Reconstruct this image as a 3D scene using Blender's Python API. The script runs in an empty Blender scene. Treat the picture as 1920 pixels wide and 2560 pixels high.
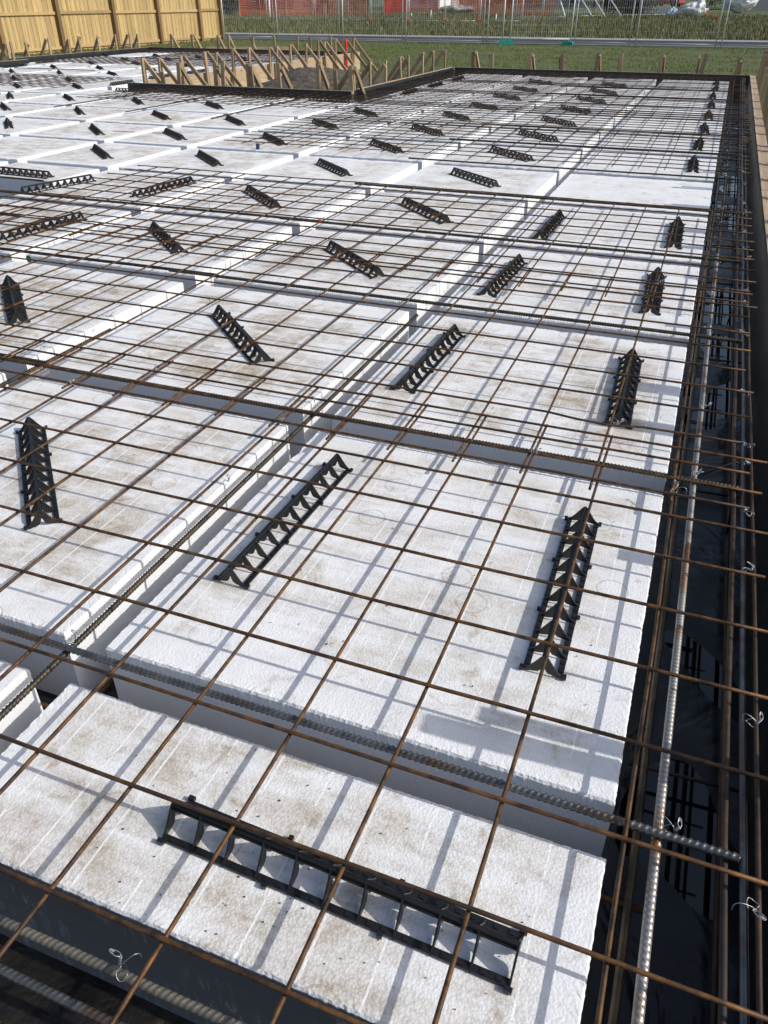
import bpy, math, random
import numpy as np
from mathutils import Vector, noise, Matrix
sc = bpy.context.scene
PI = math.pi
R_ = math.radians
rnd = random.Random(7)

# ------------------------------------------------------------------ camera, world, sun
SUN_EL, SUN_AZ = 37.0, 2.5          # elevation; azimuth from +X towards +Y
cam = bpy.data.cameras.new('camera')
cam.sensor_fit = 'VERTICAL'; cam.sensor_height = 24.0
cam.lens = 24.0 * 1928.9 / 2560.0
cam.clip_start = 0.05; cam.clip_end = 2000
camo = bpy.data.objects.new('camera', cam); sc.collection.objects.link(camo)
pitch, yaw = 0.58644, 0.36904
fwd = Vector((-math.sin(yaw) * math.cos(pitch), math.cos(yaw) * math.cos(pitch), -math.sin(pitch)))
rt = Vector((math.cos(yaw), math.sin(yaw), 0)); upv = rt.cross(fwd)
M = Matrix((rt, upv, -fwd)).transposed().to_4x4()
M.translation = Vector((-0.074, -0.9364, 1.1773))
camo.matrix_world = M
sc.camera = camo

w = bpy.data.worlds.new('World'); sc.world = w; w.use_nodes = True
nt = w.node_tree
bg = nt.nodes['Background']
sky = nt.nodes.new('ShaderNodeTexSky'); sky.sky_type = 'NISHITA'; sky.sun_disc = False
sky.sun_elevation = R_(SUN_EL); sky.sun_rotation = R_(90 - SUN_AZ)
sky.air_density = 1.0; sky.dust_density = 2.5; sky.ozone_density = .6
nt.links.new(sky.outputs[0], bg.inputs[0]); bg.inputs[1].default_value = 0.125
sl = bpy.data.lights.new('sun', 'SUN'); sl.energy = 2.95; sl.angle = R_(0.53); sl.color = (1.0, 0.965, 0.9)
so = bpy.data.objects.new('sun', sl); sc.collection.objects.link(so)
sd = Vector((math.cos(R_(SUN_EL)) * math.cos(R_(SUN_AZ)), math.cos(R_(SUN_EL)) * math.sin(R_(SUN_AZ)), math.sin(R_(SUN_EL))))
so.rotation_euler = sd.to_track_quat('Z', 'Y').to_euler()
sc.view_settings.view_transform = 'Standard'; sc.view_settings.look = 'None'
sc.view_settings.gamma = 1.0; sc.view_settings.exposure = 0.20
sc.view_settings.use_curve_mapping = False

# ------------------------------------------------------------------ materials
def new_mat(name, rough=0.7, metal=0.0, col=(.5, .5, .5)):
    m = bpy.data.materials.new(name); m.use_nodes = True
    n = m.node_tree.nodes; b = n['Principled BSDF']
    b.inputs['Base Color'].default_value = (*col, 1)
    b.inputs['Roughness'].default_value = rough
    b.inputs['Metallic'].default_value = metal
    return m, n, m.node_tree.links, b

def tc(n, l, out='Object', scale=(1, 1, 1), rand=False):
    t = n.new('ShaderNodeTexCoord'); mp = n.new('ShaderNodeMapping'); mp.inputs['Scale'].default_value = scale
    l.new(t.outputs[out], mp.inputs['Vector'])
    if rand:
        oi = n.new('ShaderNodeObjectInfo'); ml = n.new('ShaderNodeMath'); ml.operation = 'MULTIPLY'; ml.inputs[1].default_value = 61.7
        l.new(oi.outputs['Random'], ml.inputs[0])
        cb = n.new('ShaderNodeCombineXYZ'); l.new(ml.outputs[0], cb.inputs[0]); l.new(ml.outputs[0], cb.inputs[1]); l.new(ml.outputs[0], cb.inputs[2])
        l.new(cb.outputs[0], mp.inputs['Location'])
    return mp.outputs[0]

def noise_n(n, l, vec, scale, detail=3, rough=.55, dist=0.0):
    t = n.new('ShaderNodeTexNoise'); t.inputs['Scale'].default_value = scale; t.inputs['Detail'].default_value = detail
    t.inputs['Roughness'].default_value = rough; t.inputs['Distortion'].default_value = dist
    l.new(vec, t.inputs['Vector']); return t.outputs['Fac']

def ramp(n, l, fac, stops):
    r = n.new('ShaderNodeValToRGB'); e = r.color_ramp.elements
    while len(e) > 1: e.remove(e[0])
    e[0].position = stops[0][0]; e[0].color = (*stops[0][1], 1)
    for p, c in stops[1:]:
        q = e.new(p); q.color = (*c, 1)
    l.new(fac, r.inputs[0]); return r.outputs[0]

def mth(n, l, op, a, b=None, c=None, clamp=False):
    m = n.new('ShaderNodeMath'); m.operation = op; m.use_clamp = clamp
    for i, v in enumerate((a, b, c)):
        if v is None: continue
        if isinstance(v, (int, float)): m.inputs[i].default_value = v
        else: l.new(v, m.inputs[i])
    return m.outputs[0]

def mixc(n, l, fac, a, b, mode='MIX'):
    m = n.new('ShaderNodeMix'); m.data_type = 'RGBA'; m.blend_type = mode
    for s, v in ((m.inputs[0], fac), (m.inputs[6], a), (m.inputs[7], b)):
        if isinstance(v, (int, float)): s.default_value = v
        elif isinstance(v, tuple): s.default_value = (*v, 1)
        else: l.new(v, s)
    return m.outputs[2]

def bump(n, l, b, h, strength=.5, dist=.002, prev=None):
    k = n.new('ShaderNodeBump'); k.inputs['Strength'].default_value = strength; k.inputs['Distance'].default_value = dist
    l.new(h, k.inputs['Height'])
    if prev is not None: l.new(prev, k.inputs['Normal'])
    if b is not None: l.new(k.outputs[0], b.inputs['Normal'])
    return k.outputs[0]

G = (lambda v: (v, v, v))

def make_eps():
    m, n, l, b = new_mat('polystyrene', .75)
    geo = n.new('ShaderNodeNewGeometry'); sp = n.new('ShaderNodeSeparateXYZ'); l.new(geo.outputs['Normal'], sp.inputs[0])
    top = mth(n, l, 'GREATER_THAN', sp.outputs[2], .7)
    v = tc(n, l, 'Object', rand=True); raw = tc(n, l, 'Object')
    so_ = n.new('ShaderNodeSeparateXYZ'); l.new(raw, so_.inputs[0])
    # brown silt: blotches over finer speckle, kept off a cleaner rim
    big = noise_n(n, l, v, 4.5, 9, .72, .5)
    fine = noise_n(n, l, v, 70, 6, .8)
    stv = tc(n, l, 'Object', (2.2, 14, 1), rand=True)
    st = noise_n(n, l, stv, 1.6, 7, .7)
    a = mth(n, l, 'ADD', mth(n, l, 'MULTIPLY', big, .62), mth(n, l, 'MULTIPLY', st, .38))
    blot = ramp(n, l, a, [(.43, G(.03)), (.52, G(.40)), (.63, G(.85))])
    ex = mth(n, l, 'ABSOLUTE', so_.outputs[0]); ey = mth(n, l, 'ABSOLUTE', so_.outputs[1])
    wob = mth(n, l, 'MULTIPLY', noise_n(n, l, v, 7, 2), .16)
    ed = mth(n, l, 'ADD', mth(n, l, 'MAXIMUM', ex, ey), wob)
    rim = ramp(n, l, ed, [(.50, G(1)), (.60, G(.12))])
    sil = mth(n, l, 'MULTIPLY', mth(n, l, 'MULTIPLY', blot, rim), mth(n, l, 'ADD', mth(n, l, 'MULTIPLY', fine, 1.5), .22), clamp=True)
    # raised moulding lines every 100 mm, broken into dashes, worn clean
    fx = mth(n, l, 'ABSOLUTE', mth(n, l, 'SUBTRACT', mth(n, l, 'FRACT', mth(n, l, 'MULTIPLY', mth(n, l, 'ADD', so_.outputs[0], .595), 10.0)), .5))
    dn = noise_n(n, l, tc(n, l, 'Object', (9, 18, 1), rand=True), 1.0, 2)
    line = mth(n, l, 'MULTIPLY', mth(n, l, 'LESS_THAN', fx, .021), mth(n, l, 'GREATER_THAN', dn, .38))
    line = mth(n, l, 'MULTIPLY', line, mth(n, l, 'LESS_THAN', mth(n, l, 'MAXIMUM', ex, ey), .47))
    # ejector rings
    vr = n.new('ShaderNodeTexVoronoi'); vr.voronoi_dimensions = '2D'; vr.inputs['Scale'].default_value = 3.6; l.new(v, vr.inputs['Vector'])
    ring = mth(n, l, 'LESS_THAN', mth(n, l, 'ABSOLUTE', mth(n, l, 'SUBTRACT', vr.outputs['Distance'], .13)), .008)
    cr = n.new('ShaderNodeSeparateColor'); l.new(vr.outputs['Color'], cr.inputs[0])
    ring = mth(n, l, 'MULTIPLY', ring, mth(n, l, 'GREATER_THAN', cr.outputs[0], .55))
    sil = mth(n, l, 'MULTIPLY', sil, mth(n, l, 'SUBTRACT', 1.0, mth(n, l, 'MULTIPLY', line, .85)))
    oi = n.new('ShaderNodeObjectInfo'); oc = n.new('ShaderNodeSeparateColor'); l.new(oi.outputs['Color'], oc.inputs[0]); sil = mth(n, l, 'MULTIPLY', sil, mth(n, l, 'MULTIPLY', oc.outputs[0], mth(n, l, 'ADD', mth(n, l, 'MULTIPLY', oi.outputs['Random'], .6), .7)))
    foot = noise_n(n, l, tc(n, l, 'Object', (1, 1, 1), rand=True), 13, 3, .6, .8)
    sil = mth(n, l, 'ADD', sil, mth(n, l, 'MULTIPLY', ramp(n, l, foot, [(.60, G(0)), (.70, G(1))]), mth(n, l, 'MULTIPLY', fine, .75)))
    sil = mth(n, l, 'MULTIPLY', sil, top, clamp=True)
    # beads
    vb = n.new('ShaderNodeTexVoronoi'); vb.inputs['Scale'].default_value = 215; l.new(raw, vb.inputs['Vector'])
    gap = ramp(n, l, vb.outputs['Distance'], [(.30, G(0)), (.62, G(1))])
    sil = mth(n, l, 'ADD', sil, mth(n, l, 'MULTIPLY', mth(n, l, 'MULTIPLY', ring, top), .28), clamp=True)
    gs = mth(n, l, 'MULTIPLY', mth(n, l, 'MULTIPLY', gap, sil), .5)
    white_ = mixc(n, l, mth(n, l, 'MULTIPLY', mth(n, l, 'MULTIPLY', line, top), .6), (.775, .785, .80), (.86, .865, .86))
    c0 = mixc(n, l, sil, white_, ramp(n, l, noise_n(n, l, v, 12, 3), [(.38, (.40, .33, .24)), (.62, (.56, .52, .45))]))
    c1 = mixc(n, l, gs, c0, (.26, .21, .15))
    # isolated dark crumbs of grit
    vg = n.new('ShaderNodeTexVoronoi'); vg.inputs['Scale'].default_value = 17; l.new(v, vg.inputs['Vector'])
    cg = n.new('ShaderNodeSeparateColor'); l.new(vg.outputs['Color'], cg.inputs[0])
    gr = mth(n, l, 'MULTIPLY', mth(n, l, 'LESS_THAN', vg.outputs['Distance'], .030), mth(n, l, 'GREATER_THAN', cg.outputs[1], .8))
    c2 = mixc(n, l, gr, c1, (.12, .10, .085))
    l.new(c2, b.inputs['Base Color'])
    hb = mth(n, l, 'SUBTRACT', 1.0, vb.outputs['Distance'])
    k1 = bump(n, l, None, hb, .62, .0012)
    h2 = mth(n, l, 'ADD', mth(n, l, 'MULTIPLY', mth(n, l, 'MULTIPLY', line, top), 1.0), mth(n, l, 'MULTIPLY', ring, -.5))
    k2 = bump(n, l, None, h2, 1.0, .003, k1)
    k3 = bump(n, l, b, noise_n(n, l, v, 22, 2), .22, .004, k2)
    b.inputs['Specular IOR Level'].default_value = .3
    return m

def make_rust(name, dark, light, metal=.3, sc_=38, silver=None, rough=.6):
    m, n, l, b = new_mat(name, rough, metal)
    v = tc(n, l, 'Object', rand=True)
    f = noise_n(n, l, v, sc_, 5, .65)
    stops = [(.36, dark), (.50, tuple((a + c) / 2 for a, c in zip(dark, light))), (.64, light)]
    c = ramp(n, l, f, stops)
    big_ = noise_n(n, l, v, 3.5, 4, .7)
    c = mixc(n, l, ramp(n, l, big_, [(.50, G(0)), (.60, G(.6))]), c, tuple(x * .9 + .012 for x in dark))
    if silver:
        g = noise_n(n, l, v, 6, 4, .6)
        c = mixc(n, l, ramp(n, l, g, [(.52, G(0)), (.64, G(1))]), c, silver)
    l.new(c, b.inputs['Base Color'])
    bump(n, l, b, noise_n(n, l, v, 260, 3), .25, .0006)
    return m

def make_plain(name, col, rough=.6, metal=0, var=.25, sc_=8, bmp=0, bsc=60, bd=.002, rand=True, stretch=(1, 1, 1)):
    m, n, l, b = new_mat(name, rough, metal)
    v = tc(n, l, 'Object', stretch, rand=rand)
    f = noise_n(n, l, v, sc_, 4, .6)
    l.new(ramp(n, l, f, [(.3, tuple(x * (1 - var) for x in col)), (.7, tuple(min(1, x * (1 + var)) for x in col))]), b.inputs['Base Color'])
    if bmp: bump(n, l, b, noise_n(n, l, v, bsc, 4), bmp, bd)
    return m

def make_wood(name, c1, c2, axis=2, knots=True):
    m, n, l, b = new_mat(name, .75)
    s = [26, 26, 26]; s[axis] = 1.6
    v = tc(n, l, 'Object', tuple(s), rand=True)
    f = noise_n(n, l, v, 1.5, 5, .65, .6)
    oi = n.new('ShaderNodeObjectInfo')
    c = ramp(n, l, f, [(.3, c1), (.7, c2)])
    big = noise_n(n, l, tc(n, l, 'Object', rand=True), 2.5, 3)
    c = mixc(n, l, mth(n, l, 'MULTIPLY', big, .55), c, tuple(x * .55 for x in c1))
    if knots:
        s2 = [7, 7, 7]; s2[axis] = 2.2
        vk = n.new('ShaderNodeTexVoronoi'); l.new(tc(n, l, 'Object', tuple(s2), rand=True), vk.inputs['Vector']); vk.inputs['Scale'].default_value = 1.0
        kk = ramp(n, l, vk.outputs['Distance'], [(.05, G(1)), (.12, G(0))])
        c = mixc(n, l, kk, c, tuple(x * .35 for x in c1))
    hue = n.new('ShaderNodeHueSaturation'); l.new(c, hue.inputs['Color'])
    l.new(mth(n, l, 'ADD', mth(n, l, 'MULTIPLY', oi.outputs['Random'], .45), .78), hue.inputs['Value'])
    l.new(hue.outputs[0], b.inputs['Base Color'])
    bump(n, l, b, f, .3, .002)
    return m

def make_film(name, col=(.011, .012, .014), rough=.22, wr=9, bs=.6, bd=.02, dust=.0, scratch=False):
    m, n, l, b = new_mat(name, rough)
    v = tc(n, l, 'Object', rand=False)
    f = noise_n(n, l, v, wr, 4, .55, 1.0)
    d = noise_n(n, l, tc(n, l, 'Object', (3, 3, 3)), 2, 5, .7)
    c = mixc(n, l, ramp(n, l, d, [(.48, G(0)), (.72, G(dust))]), col, (.16, .15, .13))
    if scratch:
        sv = n.new('ShaderNodeMapping'); sv.inputs['Rotation'].default_value = (0, R_(14), 0); sv.inputs['Scale'].default_value = (75, 1, 13)
        t = n.new('ShaderNodeTexCoord'); l.new(t.outputs['Object'], sv.inputs['Vector'])
        s1 = noise_n(n, l, sv.outputs[0], 1.3, 3, .55)
        s2 = noise_n(n, l, v, 7, 2); s3 = noise_n(n, l, v, 150, 2)
        k = mth(n, l, 'MULTIPLY', mth(n, l, 'MULTIPLY', ramp(n, l, s1, [(.52, G(0)), (.60, G(1))]), ramp(n, l, s2, [(.42, G(0)), (.55, G(1))])), ramp(n, l, s3, [(.4, G(.2)), (.6, G(1))]))
        c = mixc(n, l, mth(n, l, 'MULTIPLY', k, .7), c, (.36, .37, .41))
    l.new(c, b.inputs['Base Color'])
    bump(n, l, b, f, bs, bd)
    return m

MT = {}
MT['eps'] = make_eps()
MT['wire'] = make_rust('rusty_wire', (.028, .016, .010), (.165, .078, .024), .4, 34)
MT['wireshaded'] = make_rust('shaded_rusty_wire', (.020, .013, .010), (.085, .045, .022), .3, 22)  # wire copy with the backlit darkness of far sheets put into its colour
MT['nbar'] = make_rust('ribbed_steel', (.030, .027, .022), (.095, .072, .042), .55, 18, None, .5)
MT['nslate'] = make_rust('slate_ribbed_steel', (.085, .09, .095), (.19, .19, .185), .7, 16, (.14, .08, .045), .34)
MT['nsilver'] = make_rust('pale_ribbed_steel', (.27, .26, .245), (.44, .42, .39), .6, 14, (.30, .14, .055), .42)
MT['plastic'] = make_plain('black_plastic', (.009, .009, .010), .42, 0, .3, 30, .15, 300, .0006)
MT['film'] = make_film('black_film')
MT['wallfilm'] = make_film('form_film', (.007, .009, .011), .4, 5, .5, .012, .12)
MT['sidefilm'] = make_film('scuffed_film', (.13, .138, .15), .5, 6, .15, .006, .1, True)
MT['trench'] = make_film('trench_film', (.003, .0035, .004), .34, 2.6, .7, .05, .12)
MT['water'] = new_mat('water', .03, 0, (.004, .005, .006))[0]
MT['tie'] = make_plain('tie_steel', (.42, .43, .45), .4, .8, .15)
MT['pine'] = make_wood('stake_timber', (.24, .17, .10), (.44, .34, .215))
MT['ply'] = make_wood('form_timber', (.36, .26, .16), (.56, .44, .30), 1)
MT['plyx'] = make_wood('form_timber_across', (.36, .26, .16), (.56, .44, .30), 0)
MT['fence'] = make_wood('fence_paling', (.40, .28, .115), (.56, .42, .20))
MT['fencerail'] = make_wood('fence_rail', (.36, .25, .11), (.48, .35, .17), 1)
MT['post'] = make_wood('fence_post_timber', (.16, .10, .045), (.27, .18, .08))
MT['galv'] = make_plain('galvanised_steel', (.62, .65, .66), .5, .3, .1)
MT['teal'] = make_plain('teal_plastic', (.01, .30, .24), .5)
MT['orange'] = make_plain('orange_plastic', (.75, .10, .02), .6)
MT['pink'] = make_plain('pink_paint', (.85, .10, .28), .6)
MT['red'] = make_plain('red_paint', (.62, .03, .03), .6)
MT['green'] = make_plain('green_paint', (.02, .16, .06), .6)
MT['white'] = make_plain('white_paint', (.72, .73, .74), .6, 0, .08)
MT['concrete'] = make_plain('kerb_concrete', (.27, .27, .265), .95, 0, .15, 3, .3, 40, .004)
MT['asphalt'] = make_plain('asphalt', (.045, .047, .052), 1.0, 0, .2, 2, .3, 80, .004)
MT['soil'] = make_plain('soil', (.085, .072, .055), .95, 0, .5, 9, 1.0, 22, .05, False)
MT['darkpoly'] = make_plain('blue_cap', (.02, .04, .12), .5)

def make_ground():
    m, n, l, b = new_mat('grass_ground', .95)
    v = tc(n, l, 'Object')
    f = noise_n(n, l, v, .35, 6, .65); g = noise_n(n, l, v, 9, 5, .7); s = noise_n(n, l, tc(n, l, 'Object', (.35, 1.4, 1)), .7, 5, .65)
    c = ramp(n, l, g, [(.3, (.040, .056, .014)), (.7, (.095, .120, .030))])
    c = mixc(n, l, ramp(n, l, f, [(.45, G(0)), (.70, G(.6))]), c, (.11, .10, .035))
    c = mixc(n, l, ramp(n, l, s, [(.56, G(0)), (.66, G(.75))]), c, (.075, .058, .038))
    l.new(c, b.inputs['Base Color'])
    bump(n, l, b, g, .8, .05)
    return m
MT['ground'] = make_ground()

def make_leaf(name, a, b2):
    m, n, l, b = new_mat(name, .6)
    geo = n.new('ShaderNodeNewGeometry')
    oi = noise_n(n, l, tc(n, l, 'Object'), 1.1, 4, .6)
    k = mth(n, l, 'ADD', mth(n, l, 'MULTIPLY', oi, .6), mth(n, l, 'MULTIPLY', geo.outputs['Random Per Island'], .4))
    l.new(ramp(n, l, k, [(.3, a), (.7, b2)]), b.inputs['Base Color'])
    b.inputs['Specular IOR Level'].default_value = .25
    return m
MT['grass'] = make_leaf('grass_blades', (.075, .105, .018), (.19, .235, .050))
MT['drygrass'] = make_leaf('long_grass', (.065, .080, .020), (.19, .17, .070))
MT['leaf'] = make_leaf('hedge_leaves', (.012, .022, .010), (.035, .055, .022))

# ------------------------------------------------------------------ mesh helpers
C = sc.collection
class MB:
    def __init__(s): s.v = []; s.f = []
    def add(s, vs, fs):
        o = len(s.v); s.v += [tuple(p) for p in vs]; s.f += [tuple(i + o for i in f) for f in fs]
    def box(s, x0, x1, y0, y1, z0, z1):
        s.add([(x0, y0, z0), (x1, y0, z0), (x1, y1, z0), (x0, y1, z0), (x0, y0, z1), (x1, y0, z1), (x1, y1, z1), (x0, y1, z1)],
              [(3, 2, 1, 0), (4, 5, 6, 7), (0, 1, 5, 4), (1, 2, 6, 5), (2, 3, 7, 6), (3, 0, 4, 7)])
    def beam(s, a, b, wx, wy, ref=(0, 0, 1)):
        a = Vector(a); b = Vector(b); d = (b - a).normalized(); r = Vector(ref)
        if abs(d.dot(r)) > .98: r = Vector((1, 0, 0))
        u = d.cross(r).normalized(); v = u.cross(d).normalized()
        P = []
        for p in (a, b):
            for i, j in ((-1, -1), (1, -1), (1, 1), (-1, 1)): P.append(p + u * wx * .5 * i + v * wy * .5 * j)
        s.add(P, [(0, 1, 2, 3)[::-1], (4, 5, 6, 7), (0, 1, 5, 4), (1, 2, 6, 5), (2, 3, 7, 6), (3, 0, 4, 7)])
    def tube(s, pts, r, k=6, rf=None, caps=True):
        P = [Vector(p) for p in pts]; N = len(P); o = len(s.v)
        t = (P[1] - P[0]).normalized(); ref = Vector((0, 0, 1)) if abs(t.z) < .9 else Vector((1, 0, 0))
        u = t.cross(ref).normalized()
        for i in range(N):
            t = (P[min(i + 1, N - 1)] - P[max(i - 1, 0)]).normalized()
            u = (u - t * u.dot(t)).normalized(); v = t.cross(u)
            for j in range(k):
                a = 2 * PI * j / k; rr = r if rf is None else rf(i, a)
                q = P[i] + (u * math.cos(a) + v * math.sin(a)) * rr
                s.v.append((q.x, q.y, q.z))
        for i in range(N - 1):
            for j in range(k):
                a = o + i * k + j; b = o + i * k + (j + 1) % k
                s.f.append((a, b, b + k, a + k))
        if caps:
            s.f.append(tuple(o + j for j in range(k))[::-1]); s.f.append(tuple(o + (N - 1) * k + j for j in range(k)))
    def mesh(s, name, mat, smooth=False):
        me = bpy.data.meshes.new(name); me.from_pydata(s.v, [], s.f); me.materials.append(mat)
        if smooth: me.polygons.foreach_set('use_smooth', [True] * len(me.polygons))
        me.update(); return me

def link(name, me, parent=None, loc=(0, 0, 0), rotz=0):
    o = bpy.data.objects.new(name, me); C.objects.link(o); o.location = loc; o.rotation_euler = (0, 0, rotz)
    if parent is not None: o.parent = parent
    return o
def tag(o, label, cat, group=None):
    o['label'] = label; o['category'] = cat
    if group: o['group'] = group
    return o
def thing(name, label, cat, loc=(0, 0, 0), rotz=0, group=None):
    o = bpy.data.objects.new(name, None); C.objects.link(o); o.location = loc; o.rotation_euler = (0, 0, rotz)
    o.empty_display_size = .1
    return tag(o, label, cat, group)
def struct(name, me): o = link(name, me); o['kind'] = 'structure'; return o
ORD = ['first', 'second', 'third', 'fourth', 'fifth', 'sixth', 'seventh', 'eighth', 'ninth', 'tenth', 'eleventh', 'twelfth', 'thirteenth', 'fourteenth', 'fifteenth', 'sixteenth', 'seventeenth', 'eighteenth', 'nineteenth', 'twentieth']
def od(i): return ORD[i] if 0 <= i < 20 else 'farthest'

# ------------------------------------------------------------------ terrain
def tz(y):
    s = min(max((y - 45) / 80, 0), 1); return -.3 + .63 * s * s * (3 - 2 * s)
ys = [-30, -5, 5, 15, 30, 34.2] + [39 + i * 3 for i in range(30)] + [150, 300, 900]
xs = [-400, -150] + [-80 + 8 * i for i in range(21)] + [150, 400]
mb = MB()
for y in ys:
    for x in xs:
        und = 0 if y < 39 else .06 * noise.noise(Vector((x * .11, y * .17, 0)))
        mb.v.append((x, y, tz(y) + und))
nx = len(xs)
for j in range(len(ys) - 1):
    for i in range(nx - 1): mb.f.append((j * nx + i, j * nx + i + 1, (j + 1) * nx + i + 1, (j + 1) * nx + i))
g = struct('ground', mb.mesh('ground', MT['ground'], True))
mb = MB(); mb.box(-120, 60, 34.3, 37.3, -.34, -.29); struct('road', mb.mesh('road', MT['asphalt']))
mb = MB(); mb.box(-120, 60, 37.3, 38.9, -.34, -.215); struct('footpath_kerb', mb.mesh('kerb', MT['concrete']))
mb = MB(); mb.box(-120, 60, 34.05, 34.3, -.34, -.262); struct('gutter_kerb', mb.mesh('gutter', MT['concrete']))
# a side road far to the right
mb = MB()
P = [(-9.8, 88), (-4.6, 86.5), (-6.5, 120), (-12, 122)]
mb.add([(x, y, tz(y) + .05) for x, y in P], [(0, 1, 2, 3)]); struct('side_road', mb.mesh('side_road', MT['asphalt']))

# ------------------------------------------------------------------ grass blades (stuff)
def blades(name, n, xr, yr, h0, h1, wd, mat, seed, dens=None, clump=.25):
    rg = np.random.default_rng(seed)
    k = 5; nc = n // k
    # distribute so that nearer ground gets more tufts
    t = rg.random(nc); y = yr[0] * (yr[1] / yr[0]) ** t
    half = None
    x = rg.uniform(xr[0], xr[1], nc)
    keep = np.ones(nc, bool)
    if dens is not None: keep = np.array([dens(a, b) for a, b in zip(x, y)])
    x, y = x[keep], y[keep]
    X = np.repeat(x, k) + rg.normal(0, clump, len(x) * k) * .3; Y = np.repeat(y, k) + rg.normal(0, clump, len(x) * k) * .3
    N = len(X); a = rg.uniform(0, 2 * PI, N); hh = rg.uniform(h0, h1, N); ww = wd * rg.uniform(.6, 1.4, N) * (1 + (Y - yr[0]) * .015)
    s = np.clip((Y - 45) / 80, 0, 1); Z = -.3 + .63 * s * s * (3 - 2 * s) - .02
    V = np.zeros((N, 3, 3))
    V[:, 0] = np.c_[X - np.cos(a) * ww, Y - np.sin(a) * ww, Z]; V[:, 1] = np.c_[X + np.cos(a) * ww, Y + np.sin(a) * ww, Z]
    b = rg.uniform(0, 2 * PI, N); V[:, 2] = np.c_[X + np.cos(b) * hh * .5, Y + np.sin(b) * hh * .5, Z + hh]
    me = bpy.data.meshes.new(name); me.vertices.add(N * 3); me.vertices.foreach_set('co', V.ravel())
    me.loops.add(N * 3); me.loops.foreach_set('vertex_index', np.arange(N * 3)); me.polygons.add(N)
    me.polygons.foreach_set('loop_start', np.arange(N) * 3); me.polygons.foreach_set('loop_total', np.full(N, 3))
    me.update(calc_edges=True); me.materials.append(mat)
    o = link(name, me); o['kind'] = 'stuff'; return o
def dA(x, y):
    if y < 16.3 or (y < 20.4 and x < -8.6): return False
    if x < -21.2: return False
    return noise.noise(Vector((x * .5, y * .9, 3))) > -.12 + .1 * noise.noise(Vector((x * 3, y * 3, 1)))
o = blades('lawn_grass', 150000, (-21, 9), (16.3, 34.0), .03, .085, .007, MT['grass'], 1, dA)
tag(o, 'short green grass between the formwork and the wire fence', 'grass')
def dB(x, y): return abs(x + y * .38) < y * .62 + 6
o = blades('long_grass', 150000, (-75, 26), (39.1, 82), .10, .32, .02, MT['drygrass'], 2, dB)
tag(o, 'long rough grass on the field behind the road', 'grass')

# ------------------------------------------------------------------ membrane, trench, water
RX0, RX1 = -15.0, 0.31
mb = MB()
def filmgrid(mb, x0, x1, y0, y1, z, amp, st, seed=0, f=1.5):
    nx_ = max(2, int((x1 - x0) / st)); ny_ = max(2, int((y1 - y0) / st)); o = len(mb.v)
    for j in range(ny_ + 1):
        for i in range(nx_ + 1):
            x = x0 + (x1 - x0) * i / nx_; y = y0 + (y1 - y0) * j / ny_
            q = noise.noise(Vector((x * f * 1.4, y * f, seed))) + .5 * noise.noise(Vector((x * f * 3 + y * f * 2.4, y * f * 2 - x, seed + 5)))
            r = 1 - abs(noise.noise(Vector((x * 2 - y * 1.3, y * 1.6 + x, seed + 9)))) * 2
            mb.v.append((x, y, z + amp * q + amp * .8 * max(0, r - .6)))
    for j in range(ny_):
        for i in range(nx_):
            a = o + j * (nx_ + 1) + i; mb.f.append((a, a + 1, a + nx_ + 2, a + nx_ + 1))
mb.add([(-9.1, 10.25, -.228), (-9.1, 19.8, -.228), (-15, 19.8, -.228), (-15, 10.25, -.228)], [(0, 1, 2, 3)])
mb.add([(-15, -.47, -.228), (-.02, -.47, -.228), (-.02, 10.25, -.228), (-15, 10.25, -.228)], [(0, 1, 2, 3)])
mb.add([(-4.7, 10.25, -.228), (-.02, 10.25, -.228), (-.02, 15.35, -.228), (-4.7, 15.35, -.228)], [(0, 1, 2, 3)])
o = link('ground_membrane', mb.mesh('membrane', MT['film'])); tag(o, 'black plastic membrane laid under the white blocks and down the gaps', 'plastic sheet')
mb = MB()
filmgrid(mb, -.02, .33, -1.4, 4.5, -.268, .022, .02, 1)
filmgrid(mb, -.02, .33, 4.5, 15.62, -.268, .022, .05, 1)
mb.add([(-.02, -1.4, -.30), (-.02, 15.6, -.30), (-.02, 15.6, -.226), (-.02, -1.4, -.226)], [(0, 1, 2, 3)])
o = link('trench_lining', mb.mesh('trench_lining', MT['trench'], True)); tag(o, 'wet wrinkled black plastic lining of the edge trench at right', 'plastic sheet')
mb = MB(); mb.box(-.015, .3, -1.4, 15.6, -.295, -.2725); struct('puddle_water', mb.mesh('water', MT['water']))
# front beam below the cut row of blocks
mb = MB(); filmgrid(mb, -3.2, -.02, -1.45, -.44, -.282, .012, .03, 3)
o = link('front_trench_lining', mb.mesh('front_trench', make_plain('muddy_film', (.012, .010, .008), .5, 0, .7, 7, .8, 14, .02), True)); tag(o, 'muddy black lining in the trench along the front of the blocks', 'plastic sheet')

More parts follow.
